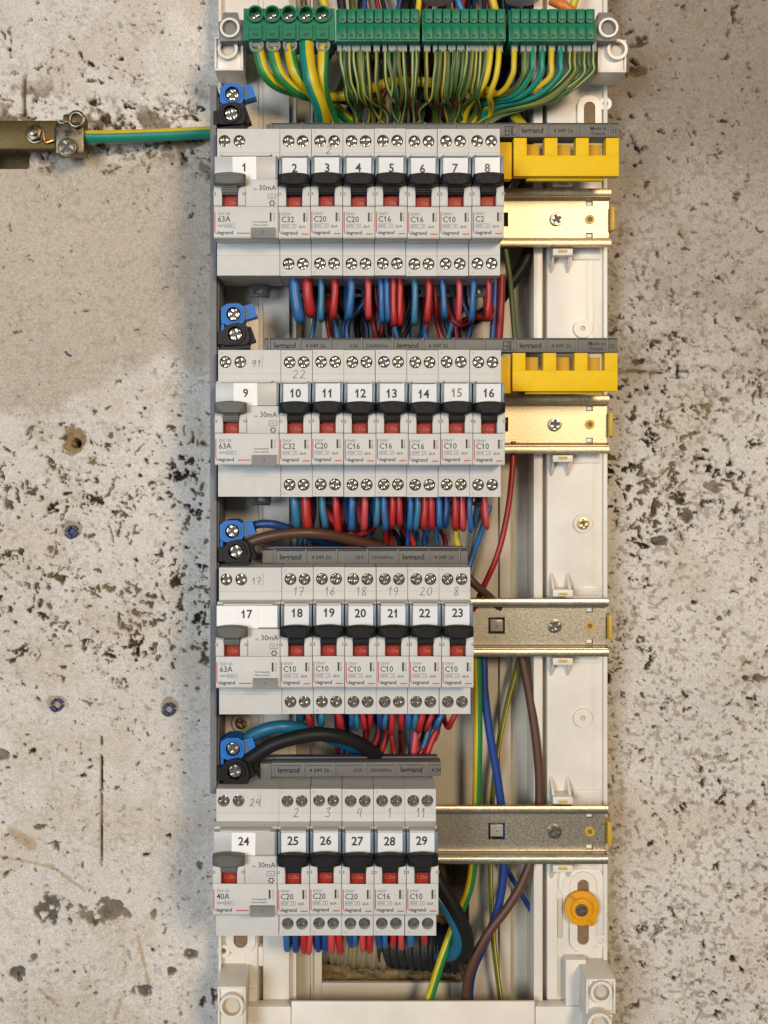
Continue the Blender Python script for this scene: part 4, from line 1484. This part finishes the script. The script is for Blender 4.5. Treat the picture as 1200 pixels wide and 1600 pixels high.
for (xa, xb) in [(525, 656), (660, 791), (796, 931)]:
    mb = LB()
    mb.box(gx(xa), gx(xb), Yg + 3, Yg + 26, gz(63), gz(12), 'green')
    mb.box(gx(xa), gx(xb), Yg + 1.6, Yg + 3.1, gz(63), gz(35), 'green')
    n = 9
    p = (xb - xa - 4) / n
    for q in range(n):
        l = xa + 3 + p * q
        a, b = gx(l + 1.0), gx(l + p - 1.0)
        poly = [(a, gz(32)), ((a + b) / 2 - .9, gz(35.5)), ((a + b) / 2 + .9, gz(35.5)), (b, gz(32)), (b, gz(13)), (a, gz(13))]
        mb.prism(poly, Yg + .8, Yg + 4, 'green')
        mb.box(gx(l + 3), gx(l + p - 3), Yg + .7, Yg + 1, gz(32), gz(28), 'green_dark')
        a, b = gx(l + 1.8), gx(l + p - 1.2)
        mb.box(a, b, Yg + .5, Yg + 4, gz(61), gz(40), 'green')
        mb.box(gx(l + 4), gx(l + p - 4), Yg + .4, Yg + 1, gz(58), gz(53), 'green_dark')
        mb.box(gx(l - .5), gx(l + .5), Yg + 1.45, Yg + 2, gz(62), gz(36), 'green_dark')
        FER.append((l + p / 2, q))
    mb.box(gx(xa + 3), gx(xa + 8), Yg + .6, Yg + 2, gz(16), gz(12.2), 'green_dark')
    gpart(mb, 'terminal_block', bevel=.12)
for sx in (0, 1):
    mb = LB()
    cx = 357.5 if sx == 0 else 954
    pts = [(-18, 42), (-19, 26), (-13, 24), (-11, 11), (12, 11), (14, 22), (24, 24), (24, 56), (-17, 57)]
    if sx: pts = [(-p[0] - 2, p[1]) for p in pts][::-1]
    poly = [(gx(cx + p[0]), gz(p[1])) for p in pts]
    c = (gx(cx), gz(38))
    mb.prism(poly[::-1], Yg + 8, Yg + 16, 'grey')
    o = gpart(mb, 'end_bracket', bevel=.4)
    mb = LB()
    mb.ring(circ(c[0], c[1], LN(15.5, Yg), 28), circ(c[0], c[1], LN(12, Yg), 28), Yg + 5, 40, 'white', 'inner', floor=Yg + 14, floor_key='inner')
    gpart(mb, 'collar', o)

# ------------------------------------------------------------------ wires
def stripe_fn(a, b, share):
    def f(u):
        return a if (u % 1.0) < share else b
    return f


def wire(name, label, pts, r, key=None, stripe=None, group=None, sides=12, phase=0.0, twist=0.0, sub=8, cat='wire'):
    mb = MB()
    mb.tube([P(*p) for p in pts], r, key, sides=sides, stripe=stripe, phase=phase, twist=twist, sub=sub)
    o = mb.build(name, center=True, smooth=60)
    tag(o, label, cat, group)
    return o


GY = stripe_fn('w_yellow', 'w_green', .5)
# five thick earth wires from the big terminals
thick = [([(403, 58, 24), (405, 85, 22), (418, 120, 24), (450, 140, 34), (510, 150, 50), (600, 165, 64)], ('w_green', 'w_yellow')),
         ([(426, 58, 24), (428, 88, 22), (440, 120, 22), (470, 145, 30), (510, 158, 46), (560, 200, 64)], ('w_green', 'w_yellow')),
         ([(452, 58, 24), (454, 85, 21), (462, 115, 20), (482, 140, 28), (505, 165, 44), (530, 210, 62)], ('w_yellow', 'w_green')),
         ([(479, 58, 22), (480, 90, 18), (487, 130, 17), (500, 165, 26), (506, 205, 45)], ('w_petrol', 'w_yellow')),
         ([(505, 58, 24), (505, 90, 21), (504, 125, 22), (510, 160, 32), (528, 205, 52)], ('w_yellow', 'w_green'))]
TH = ['first thick green and yellow earth wire from the left in the large green terminals',
      'second thick green and yellow earth wire from the left in the large green terminals',
      'third thick earth wire, yellow side forward, in the middle large green terminal',
      'thickest earth wire, blue-green with a yellow edge, in the fourth large green terminal',
      'thick mostly yellow earth wire in the rightmost of the large green terminals']
for (pts, (a, b)), lb, ph in zip(thick, TH, (1.5, 1.45, 1.45, 1.7, 1.35)):
    wire('earth_wire', lb, pts, 3.4 if a != 'w_petrol' else 4.3, stripe=stripe_fn('w_teal_green' if a == 'w_petrol' else a, b, .5),
         group='thick earth wires in the large green terminals', phase=ph, sides=16)

ORD = ['first', 'second', 'third', 'fourth', 'fifth', 'sixth', 'seventh', 'eighth', 'ninth']
BLK = ['left', 'middle', 'right']
rw = random.Random(11)
for i, (fx, q) in enumerate(FER):
    blk_i = i // 9
    for tw in range(2 if not (blk_i == 2 and q in (2, 3, 5, 4)) else 1):
        sx = fx + (-3.2 if tw == 0 else 3.2)
        if tw == 1 and rw.random() < .38: continue
        solid = (blk_i == 1 and q in (7, 8)) or (blk_i == 2 and q in (0, 4))
        teal = blk_i == 2 and q in (2, 3, 5)
        if blk_i == 2:
            bend = [(sx, 62, Yg + 11), (sx - 0, 95, Yg + 9), (sx - 3, 118 + rw.uniform(-6, 4), Yg + 11), (sx - 22 - q * 4, 142 + rw.uniform(-4, 6) + q * 1.6, Yg + 20),
                    (sx - 70 - q * 9, 158 + q * 3, Yg + 36), (760 - tw * 14 + rw.uniform(-50, 20), 215, Yg + 50)]
        elif blk_i == 1:
            dr = -1 - q * 1.3 + rw.uniform(-2.5, 2.5)
            bend = [(sx, 62, Yg + 11), (sx + rw.uniform(-1, 1), 92, Yg + 9), (sx + dr * .5, 122 + rw.uniform(-5, 5), Yg + 11), (sx + dr * 1.4, 148 + rw.uniform(-5, 6), Yg + 17),
                    (sx + dr * 2.4 + rw.uniform(-14, 14), 176, Yg + 36), (sx + dr * 3 + rw.uniform(-30, 30), 225, Yg + 54)]
        else:
            dr = 9 - q * .9 + rw.uniform(-2.5, 2.5)
            bend = [(sx, 62, Yg + 11), (sx + rw.uniform(-1, 1), 95, Yg + 9), (sx + dr * .6 + rw.uniform(-3, 3), 128, Yg + 12), (sx + dr * 1.2 + rw.uniform(-5, 5), 152, Yg + 19),
                    (sx + dr * 2.4 + rw.uniform(-14, 18), 178, Yg + 38), (sx + dr * 3.4 + rw.uniform(-30, 30), 225, Yg + 54)]
        if solid:
            st, r = stripe_fn('w_yellow', 'w_yellow', 1), 1.7
        elif teal:
            st, r = stripe_fn('w_teal_green', 'w_yellow', .8), 1.75
        else:
            k = rw.random()
            if k < .5:
                def st(u): return ('w_pale' if int(u * 8) % 4 == 1 else ('w_olive' if int(u * 8) % 2 else 'w_darkgreen'))
            elif k < .8:
                def st(u): return ('w_dimyellow' if int(u * 8) % 4 == 1 else 'w_olive')
            else:
                def st(u): return ('w_pale' if int(u * 8) % 4 == 0 else 'w_darkgreen')
            r = 1.25
        if solid and tw == 1: continue
        o = wire('earth_wire', '%s thin earth wire, %s side, in slot %s of the %s small green block' % (
            'yellow' if solid else 'teal' if teal else 'striped green', 'left' if tw == 0 else 'right', ORD[q], BLK[blk_i]),
            bend, r, stripe=st, group='thin earth wires hanging from the small green terminals', phase=rw.uniform(0, 6.2), twist=rw.uniform(-2, 2), sides=16 if not solid else 10, sub=6)
        mb = MB()
        c = P(sx, 71, Yg + 11)
        lo = o.location * 1000
        mb.box(c.x - 1.85 - lo.x + (-.1 if tw else .1), c.x + 1.85 - lo.x, c.y - 2.6 - lo.y, c.y + 2.4 - lo.y, P(0, 81, Yg + 9).z - lo.z, P(0, 60, Yg + 9).z - lo.z, 'ferrule')
        mb.build('ferrule', o, bevel=.25)

# a fat earth wire crossing behind them
wire('earth_wire', 'thick green and yellow earth wire running sideways behind the thin hanging ones',
     [(512, 152, 44), (560, 146, 40), (610, 128, 36), (660, 128, 36), (720, 134, 40), (775, 150, 46), (820, 200, 60)], 3.2, stripe=stripe_fn('w_yellow', 'w_olive', .55), phase=1.0, sides=16)

# crowd of supply wires behind the green terminals, shade put into deeper, blacker colours
rc = random.Random(5)
for i in range(46):
    kx = 515 + 330 * rc.random()
    key = rc.choice(['w_deepred', 'w_deepred', 'w_navy', 'w_blue', 'w_black', 'w_black', 'w_olive', 'w_navy'])
    a = kx + rc.uniform(-50, 50)
    Yq = rc.uniform(60, 77)
    nm = {'w_deepred': 'dark red', 'w_red': 'red', 'w_navy': 'navy', 'w_blue': 'blue', 'w_black': 'black', 'w_olive': 'green'}[key]
    wire('supply_wire', '%s supply wire in the bundle coloured dark for shade behind the green terminals' % nm,
         [(kx + rc.uniform(-20, 20), -45, Yq), (kx, 30, Yq - 3), (a, 120, Yq), (a + rc.uniform(-30, 30), 200, Yq), (a * .72 + 600 * .28 + rc.uniform(-40, 40), 330, Yq)],
         rc.choice([1.5, 1.5, 1.9]), key, group='%s supply wires bundled behind the green terminals' % nm, sides=8, sub=5)
# coloured wires that show above the green terminals
for lb, key, pts, r in [('blue wire rising above the small green terminals, left of the middle', 'w_blue', [(722, -40, 46), (716, 0, 44), (735, 40, 46)], 2.2),
                        ('yellow-green wire rising over the green terminals near their left end', 'GY', [(492, -40, 44), (505, 0, 40), (515, 40, 42)], 2.4),
                        ('yellow wire rising steeply above the middle green terminals', 'w_yellow', [(500 + 155, -40, 46), (655, 0, 44), (650, 40, 46)], 1.8),
                        ('orange wire stub leaning over the right green terminals', 'w_orange', [(862, 0, 40), (878, 8, 37), (895, 20, 38)], 3.2),
                        ('yellow wire standing up over the right green terminals', 'w_yellow', [(905, -40, 44), (898, 0, 42), (885, 40, 46)], 2.5),
                        ('green and yellow wire arching over the right green terminals', 'GY', [(765, -40, 44), (770, 0, 42), (782, 40, 46)], 2.2),
                        ('brown wire rising above the large green terminals', 'w_brown', [(470, -40, 56), (474, 0, 52), (480, 40, 56)], 2.0),
                        ('black wire rising above the gap between left and middle green blocks', 'w_black', [(536, -40, 50), (533, 0, 48), (540, 40, 50)], 2.6)]:
    wire('supply_wire', lb, pts, r, None if key == 'GY' else key, GY if key == 'GY' else None, 'coloured wires above the green terminals')
for px, lb in [(683, 'grey plastic cable gland half hidden above the middle green terminals'), (816, 'grey plastic cable gland half hidden above the right green terminals')]:
    mb = MB()
    c = P(px, -6, 44)
    for q, (rr, h0, h1) in enumerate([(10, -2.5, 0), (8.5, 0, 2.5), (10, 2.5, 5), (8, 5, 24)]):
        n = 28
        v = [(c.x + rr * math.cos(2 * math.pi * e / n), c.y + rr * math.sin(2 * math.pi * e / n), c.z + hh) for hh in (h0, h1) for e in range(n)]
        f = [tuple(range(n - 1, -1, -1)), tuple(range(n, 2 * n))] + [(e, (e + 1) % n, (e + 1) % n + n, e + n) for e in range(n)]
        mb.add(v, f, 'white')
    o = mb.build('cable_gland', center=True, smooth=40)
    tag(o, lb, 'gland', 'cable glands above the green terminals')

# loops under every breaker ------------------------------------------
CN = {'w_blue': 'blue', 'w_teal': 'dull blue', 'w_navy': 'navy', 'w_red': 'red', 'w_pink': 'pale red'}
LOOPS = {  # (x, width px, colour, bottom y, slant)
    0: (432, 316, [('2', [(458, 17, 'w_blue', 506, 12), (479, 16, 'w_red', 499, 10)]), ('3', [(502, 10, 'w_teal', 506, 2), (523, 12, 'w_red', 501, -2)]),
        ('4', [(549, 12, 'w_blue', 503, -8), (575, 10, 'w_pink', 503, 0)]), ('5', [(594, 9, 'w_blue', 505, 2), (604, 9, 'w_blue', 507, 0), (616, 10, 'w_red', 508, 0), (626, 10, 'w_red', 511, -2)]),
        ('6', [(647, 10, 'w_teal', 511, 2), (670, 11, 'w_red', 509, -1)]), ('7', [(690, 9, 'w_blue', 497, 4), (716, 9, 'w_pink', 505, 1)]),
        ('8', [(741, 9, 'w_blue', 502, -6), (763, 9, 'w_red', 504, 1)])]),
    1: (770, 661, [('10', [(459, 14, 'w_teal', 830, 4), (477, 15, 'w_red', 831, 2)]), ('11', [(505, 11, 'w_teal', 828, 5), (525, 12, 'w_red', 834, 4)]),
        ('12', [(551, 11, 'w_blue', 828, -1), (571, 11, 'w_pink', 828, -3)]), ('13', [(590, 10, 'w_teal', 827, 0), (601, 10, 'w_blue', 828, 0), (613, 10, 'w_red', 829, -2), (624, 10, 'w_red', 825, -1)]),
        ('14', [(641, 10, 'w_blue', 830, 0), (652, 10, 'w_teal', 830, 0), (663, 11, 'w_red', 832, 0), (674, 11, 'w_red', 832, 0)]),
        ('15', [(686, 10, 'w_blue', 830, 2), (698, 10, 'w_navy', 828, -2), (711, 11, 'w_red', 830, 0), (722, 10, 'w_pink', 829, 0)]),
        ('16', [(735, 8, 'w_blue', 831, -2), (758, 9, 'w_pink', 830, 3)])]),
    2: (1106, 1001, [('18', [(467, 11, 'w_petrol', 1130, 2), (481, 10, 'w_red', 1140, 2)]), ('19', [(504, 11, 'w_teal', 1139, -3), (530, 12, 'w_red', 1144, 4)]),
        ('20', [(548, 9, 'w_blue', 1140, 0), (558, 9, 'w_teal', 1140, 0), (568, 9, 'w_red', 1142, 0), (579, 9, 'w_red', 1142, 0)]),
        ('21', [(592, 10, 'w_navy', 1138, 0), (602, 9, 'w_teal', 1139, 0), (614, 10, 'w_red', 1148, -2), (626, 10, 'w_red', 1144, 3)]),
        ('22', [(639, 10, 'w_blue', 1144, 0), (649, 9, 'w_teal', 1142, -2), (661, 11, 'w_red', 1148, -6), (675, 9, 'w_red', 1144, -8)]),
        ('23', [(692, 9, 'w_blue', 1140, -14), (714, 9, 'w_red', 1138, -16)])]),
    3: (1455, 1347, [('25', [(447, 11, 'w_blue', 1486, 3), (461, 11, 'w_navy', 1488, -1), (474, 11, 'w_red', 1492, 2), (485, 9, 'w_pink', 1491, 0)]),
        ('26', [(495, 11, 'w_navy', 1485, 2), (507, 11, 'w_navy', 1487, 0), (518, 12, 'w_pink', 1489, 0), (529, 12, 'w_red', 1490, 0)]),
        ('27', [(546, 9, 'w_navy', 1480, 0), (555, 9, 'w_blue', 1482, 0), (566, 10, 'w_pink', 1487, 0), (577, 10, 'w_red', 1488, -2)]),
        ('28', [(591, 10, 'w_navy', 1480, 4), (602, 9, 'w_blue', 1483, 0), (615, 10, 'w_red', 1482, 0), (627, 10, 'w_pink', 1482, 0)]),
        ('29', [(642, 12, 'w_blue', 1477, 0), (661, 10, 'w_red', 1476, 2)])]),
}
rl = random.Random(21)
PEND = {2: 'left', 1: 'only'}
for ri, (yt, yc, ls) in LOOPS.items():
    for num, ws in ls:
        cnt = {}
        for (lx, wdp, key, yb, sl) in ws:
            base_c = 'red' if key in ('w_red', 'w_pink') else 'blue'
            tot = sum(1 for q in ws if (q[2] in ('w_red', 'w_pink')) == (base_c == 'red'))
            cnt[base_c] = cnt.get(base_c, 0) + 1
            which = '' if tot == 1 else (' the left of two,' if cnt[base_c] == 1 else ' the right of two,')
            r = LN(wdp, 14) / 2
            Ys = 15 + rl.uniform(-1.5, 1.5)
            if ri == 3:
                Ys += 3
            dx = sl
            lx += rl.uniform(-.8, .8)
            bb = yb - wdp * .45 + rl.uniform(-3, 3)
            dx += rl.uniform(-2.5, 2.5)
            bk = rl.uniform(-10, 10)
            far = [0, 95, 85, 70, 90][ri + 1] if ri < 3 else 60
            zt = yt - 14
            pts = [(lx, zt, Ys), (lx + dx * .15 + rl.uniform(-1.5, 1.5), zt + (bb - zt) * .5, Ys - 1.0 + rl.uniform(-1.2, 1)), (lx + dx * .65, bb - 9, Ys + .5), (lx + dx * .9, bb - .5, Ys + 7),
                   (lx + dx + bk * .3, bb - 4, Ys + 15), (lx + dx + bk * .8, bb - 22, Ys + 26), (lx + dx + bk * 1.2, bb - 70, Ys + 36)]
            if ri == 3:
                pts = [(lx, zt, Ys), (lx + dx * .2, zt + (bb - zt) * .55, Ys), (lx + dx * .8, bb - 3, Ys + 2), (lx + dx, bb, Ys + 8),
                       (lx + dx + bk * .3, bb - 8, Ys + 16), (lx + dx + bk * .6, bb - 30, Ys + 30), (lx + bk, bb - 70, Ys + 44)]
            wire('supply_wire', '%s wire,%s looping out under breaker %s' % (CN.get(key, 'petrol blue'), which, num), pts, r, key,
                 group='red and blue wire loops under the breakers', sides=12, sub=6)

# tails running down in the shade between rows -------------------------
rt = random.Random(31)
for lo, hi, xa, xb, n, word in [(425, 560, 500, 735, 34, 'top'), (765, 900, 480, 690, 26, 'second'), (1105, 1235, 520, 680, 16, 'third')]:
    for i in range(n):
        ax = xa + (xb - xa) * (i + rt.random()) / n
        bx = ax + rt.uniform(-26, 26)
        if word == 'third': bx = 600 + (ax - 600) * .8 + rt.uniform(-20, 26) - 6
        key = rt.choice(['w_deepred', 'w_navy', 'w_red', 'w_blue', 'w_deepred', 'w_navy', 'w_teal', 'w_black'] if word != 'third' else ['w_red', 'w_navy', 'w_teal', 'w_red', 'w_blue', 'w_deepred', 'w_grey'])
        nm = {'w_deepred': 'dark red', 'w_red': 'red', 'w_navy': 'navy', 'w_blue': 'blue', 'w_black': 'black', 'w_teal': 'dull blue', 'w_grey': 'grey'}[key]
        Yq = rt.uniform(46, 72)
        wire('supply_wire', '%s wire in the tangle behind the loops under the %s row' % (nm, word),
             [(ax, lo - 40, Yq), (ax + rt.uniform(-8, 8), lo + (hi - lo) * .3, Yq + rt.uniform(-6, 4)), ((ax + bx) / 2 + rt.uniform(-14, 14), lo + (hi - lo) * .6, Yq + rt.uniform(-6, 4)), (bx, hi, Yq), (bx, hi + 60, Yq + 2)],
             rt.choice([1.4, 1.6, 1.9]), key, group='%s wires tangled under the %s row' % (nm, word), sides=8, sub=5)
# sagging wires behind the second-row loops and under the top row
for lb, key, pts, r in [
    ('red wire sagging sideways behind the loops under breakers 11 and 12', 'w_red', [(505, 790, 40), (530, 826, 34), (560, 834, 36), (590, 818, 44), (605, 780, 52)], 2.0),
    ('dark red wire sagging sideways under breaker 7', 'w_deepred', [(690, 450, 44), (700, 490, 34), (720, 507, 32), (740, 495, 38), (765, 497, 34), (768, 470, 50)], 1.9),
    ('dark red wire running down right of breaker 8 beside the yellow cover', 'w_deepred', [(784, 430, 44), (782, 490, 42), (778, 560, 46)], 2.3),
    ('navy wire running down right of breaker 8', 'w_navy', [(774, 430, 46), (772, 490, 44), (768, 560, 46)], 2.0),
    ('olive green wire running down the shaded channel right of breaker 8', 'w_olive', [(788, 380, 50), (797, 440, 50), (805, 530, 54), (812, 600, 58)], 1.7),
    ('black cable slanting through the shaded channel behind the top rail', 'w_black', [(838, 350, 62), (822, 405, 62), (800, 440, 60), (770, 480, 60), (720, 510, 64)], 3.8),
    ('red wire curving down right of breaker 16 across the pale back panel', 'w_crimson', [(802, 690, 52), (800, 740, 50), (793, 800, 48), (778, 865, 46), (752, 925, 50), (728, 985, 56)], 1.75),
    ('blue wire slanting down to the end of the third busbar', 'w_blue', [(765, 790, 56), (754, 825, 52), (742, 858, 46), (731, 890, 42), (720, 930, 44)], 1.9),
    ('brown cable slanting behind the third rail beside breaker 23', 'w_brown', [(722, 890, 44), (742, 913, 44), (772, 940, 50), (800, 975, 62)], 2.5),
    ('grey wire hanging right of breaker 16 over the pale back panel', 'w_grey', [(760, 760, 70), (752, 810, 70), (742, 850, 70), (735, 900, 70)], 2.0),
    ('red wire bowed under breaker 23 toward the bottom busbar', 'w_red', [(694, 1100, 40), (686, 1130, 40), (676, 1155, 38), (664, 1190, 38), (655, 1230, 44)], 1.8),
    ('pale red wire slanting under breaker 22 toward the bottom busbar', 'w_pink', [(650, 1130, 42), (648, 1160, 40), (644, 1195, 40), (640, 1230, 44)], 2.1),
    ('dull blue wire slanting under breaker 23 toward the bottom busbar', 'w_teal', [(680, 1110, 48), (668, 1150, 46), (655, 1190, 44), (648, 1230, 46)], 1.8)]:
    wire('supply_wire', lb, pts, r, key)
wire('earth_wire', 'short green and yellow wire showing between breaker 15 and the third busbar', [(711, 800, 50), (713, 835, 48), (716, 862, 48), (718, 900, 50)], 2.2, stripe=GY, phase=.6, sides=14)

# feed cables from the connectors
wire('feed_cable', 'navy blue cable arching from the blue terminal above device 17', [(384, 829, 20), (400, 820, 19), (425, 819, 18), (460, 829, 26), (510, 848, 42), (560, 862, 52), (620, 872, 58)], LN(13, 20) / 2, 'w_navy', cat='cable')
wire('feed_cable', 'brown cable arching from the black terminal above device 17', [(384, 853, 14), (402, 843, 13), (440, 835, 12), (490, 833, 14), (540, 841, 22), (600, 857, 36), (660, 878, 50)], LN(17, 16) / 2, 'w_brown', cat='cable')
wire('feed_cable', 'petrol blue cable arching from the blue terminal above device 24', [(382, 1160, 20), (398, 1147, 18), (425, 1137, 16), (455, 1136, 18), (500, 1147, 28), (560, 1172, 42), (620, 1215, 52)], LN(20, 20) / 2, 'w_petrol', cat='cable')
wire('feed_cable', 'thick black cable arching from the black terminal above device 24', [(380, 1194, 14), (398, 1181, 12), (430, 1162, 10), (480, 1149, 10), (520, 1149, 13), (560, 1161, 20), (595, 1188, 32), (615, 1225, 40)], LN(22, 14) / 2, 'w_black', cat='cable', sides=16)

# long cables on the right-hand side
for nm, lb, key, pts, r, ph in [
    ('earth_wire', 'thick green and yellow earth cable dropping straight from behind the third rail', 'GY', [(735, 960, 58), (745, 1030, 57), (747, 1120, 56), (746, 1200, 56), (743, 1290, 58), (735, 1380, 58), (712, 1440, 56), (690, 1500, 54), (668, 1568, 54), (640, 1640, 60)], LN(14, 55) / 2, 1.75),
    ('feed_cable', 'royal blue cable winding down right of the third and bottom rows', 'w_royal', [(745, 960, 60), (755, 1030, 58), (757, 1080, 57), (766, 1150, 56), (778, 1220, 56), (786, 1290, 57), (787, 1360, 57), (778, 1420, 58), (757, 1475, 60), (738, 1520, 62), (735, 1570, 66), (760, 1610, 70)], LN(13, 56) / 2, 0),
    ('earth_wire', 'thin olive and yellow earth wire crossing behind the royal blue cable', 'OY', [(822, 985, 66), (808, 1040, 66), (792, 1100, 67), (778, 1170, 68), (769, 1250, 68), (766, 1330, 68), (767, 1400, 66), (772, 1480, 66), (783, 1570, 68), (790, 1640, 70)], LN(8.5, 66) / 2, .6),
    ('feed_cable', 'brown cable running down beside the right white strip and crossing to the bottom', 'w_rust', [(800, 960, 64), (816, 1030, 60), (828, 1090, 58), (838, 1160, 56), (843, 1230, 55), (838, 1310, 55), (820, 1370, 53), (795, 1415, 51), (765, 1455, 50), (740, 1500, 51), (729, 1540, 54), (728, 1590, 60)], LN(14, 55) / 2, 0),
    ('feed_cable', 'thin blue cable slanting to the right strip below the bottom rail', 'w_royal', [(770, 1320, 70), (790, 1355, 70), (815, 1398, 71), (840, 1440, 73)], LN(8, 70) / 2, 0),
    ('feed_cable', 'thick black cable bending out of the dark conduit beside breaker 29', 'w_black', [(670, 1350, 40), (692, 1388, 38), (712, 1422, 38), (728, 1458, 41), (730, 1482, 46), (718, 1496, 56), (690, 1494, 72)], LN(21, 42) / 2, 0),
    ('feed_cable', 'thick petrol blue cable bending out of the dark conduit under breaker 29', 'w_petrol', [(665, 1378, 46), (690, 1410, 42), (710, 1440, 42), (718, 1468, 45), (708, 1490, 54), (685, 1494, 72)], LN(20, 44) / 2, 0),
]:
    if key == 'GY': st = stripe_fn('w_yellow', 'w_green', .5)
    elif key == 'OY':
        def st(u): return 'w_yellow' if int(u * 16) % 4 == 1 else 'w_olive'
    else: st = None
    if key == 'w_royal' and 'w_royal' not in M: M['w_royal'] = mat('royal_blue_insulation', (0.012, 0.045, 0.21), .42, mottle=.1, mscale=120)
    if key == 'w_rust' and 'w_rust' not in M: M['w_rust'] = mat('rust_brown_insulation', (0.085, 0.036, 0.018), .5, mottle=.1, mscale=120)
    wire(nm, lb, pts, r, None if st else key, st, sides=16, phase=ph, cat='cable' if nm == 'feed_cable' else 'wire')

# corrugated conduits coming out of the wall
def conduit(name, label, pts, r, key, ribs):
    def rf(t):
        return r * (1 + .07 * math.cos(t * ribs * 2 * math.pi)) if t < .985 else r * .9
    mb = MB()
    mb.tube([P(*p) for p in pts], rf, key, sides=28, sub=int(ribs * 8 / (len(pts) - 1)), closed_ends=True)
    o = mb.build(name, center=True, smooth=50)
    return tag(o, label, 'conduit')


conduit('conduit', 'beige corrugated conduit lying in the broken wall opening', [(470, 1462, 104), (520, 1470, 100), (560, 1476, 98), (615, 1480, 98)], LN(33, 92), 'conduit_beige', 11)
conduit('conduit', 'black corrugated conduit in the wall opening with thick cables bending out', [(585, 1470, 102), (630, 1476, 92), (680, 1480, 82), (722, 1484, 76)], LN(34, 84), 'conduit_black', 13)
# crumbly filling under the conduits
mb = MB()
rf_ = random.Random(8)
n, m_ = 40, 9
v = []
for j in range(m_):
    for i in range(n):
        px = 500 + 236 * i / (n - 1)
        py = 1500 + 44 * j / (m_ - 1)
        Yq = 104 - 18 * (j / (m_ - 1)) + rf_.uniform(-3, 3)
        if j == 0: py += 10 * math.sin(px * .06) + rf_.uniform(-4, 4)
        v.append(P(px, py + rf_.uniform(-2, 2), Yq))
mb.add(v, [(j * n + i, (j + 1) * n + i, (j + 1) * n + i + 1, j * n + i + 1) for j in range(m_ - 1) for i in range(n - 1)], 'foam')
o = mb.build('mortar_fill', center=True, smooth=30)
tag(o, 'rough brown crumbly mortar under the conduits in the wall opening', 'mortar', kind='stuff')

# orange fixing wheel on the lower right slot
c = P(909, 1422, 50)
t = thing('fixing_wheel', 'orange plastic fixing washer with a screw on the lower right slot', 'washer', c)
mb = MB()
pts = []
for i in range(40):
    a = 2 * math.pi * i / 40
    r = 10.4
    if -1.25 < (a - 2 * math.pi if a > math.pi else a) < -.75: r = 12.3
    pts.append((r * math.cos(a) + .6, r * math.sin(a)))
mb.prism(pts, 2, 6, 'orange')
pts2 = [(6.6 * math.cos(2 * math.pi * i / 30) + .4, 6.6 * math.sin(2 * math.pi * i / 30)) for i in range(30)]
mb.prism(pts2, .4, 2.5, 'orange')
mb.box(-9.6, -1, .2, 2.6, 1.6, 2.4, 'orange', -.7, (0, 0))
mb.box(3, 10, .8, 2.6, -6.4, -5.5, 'orange', -.75, (4, -5))
mb.build('wheel', t, bevel=.5)
s = screw_mb(3.6, -1.2, 'dark_screw', ring=True, ang=.3)
s.build('screw', t, bevel=.15, loc=(-.2, 0, 0))

# ------------------------------------------------------------------ earth bar, clamp and its cable at left
org = P(60, 212, 70)
t = thing('earth_bar', 'tarnished brass earthing bar with a bolt and clamp on the wall at left', 'earth bar', org)
mb = LB()
a, b = P(-160, 188, 68), P(90, 233, 68)
mb.box(a.x, b.x, 68, 74, b.z, a.z, 'brass')
mb.done('bar', t, org, bevel=.7)
mb = LB()
c = P(54, 209, 66)
hexp = [(c.x + 5.0 * math.cos(math.pi / 3 * i + .3), c.z + 5.0 * math.sin(math.pi / 3 * i + .3)) for i in range(6)]
mb.cyl(c.x, c.z, 5.9, 67.0, 68.3, 'steel')
mb.prism(hexp, 63.2, 67.1, 'steel')
mb.cyl(c.x, c.z, 2.5, 61, 64, 'steel')
mb.done('bolt', t, org, bevel=.4)
mb = LB()
mb.pbox(86, 131, 192, 240, 62, 75, 'steel')
a = P(112, 190, 60)
mb.pbox(98, 130, 178, 192, 60, 74, 'brass')
c = P(119, 186, 59)
mb.ring(circ(c.x, c.z, 5.6), circ(c.x, c.z, 3.0), 58.5, 64, 'steel', 'brass', floor=61)
mb.done('clamp', t, org, bevel=1.0)
s = screw_mb(5.2, 58, 'steel', ang=.9, slot=.35)
c = P(104, 229, 58)
s.build('clamp_screw', t, loc=(c.x - org.x, -org.y, c.z - org.z), bevel=.5)
mb = LB()
mb.cyl(c.x, c.z, 5.8, 59.0, 63, 'steel')
mb.done('screw_washer', t, org, bevel=.5)
mb = LB()
mb.tube([P(68, 214, 66), P(72, 222, 66), P(84, 219, 65)], .8, 'copper', sides=8)
mb.done('copper_strand', t, org)
mb = MB()
mb.tube([P(126, 213, 68), P(160, 213.5, 69), (P(220, 212, 70)), P(280, 209.5, 72), P(330, 207, 74), P(352, 206, 75)], LN(19.5, 70) / 2, None, sides=24,
        stripe=lambda u: 'w_yellow' if (u < .21 or u > .8) else 'w_teal_green', phase=0)
o = mb.build('earth_wire', center=True, smooth=60)
tag(o, 'thick yellow and green earth cable running level from the brass bar to the panel', 'cable')

# drop the leftovers of the builders
for o in list(COL.objects):
    if o.get('label') == 'x':
        bpy.data.objects.remove(o)
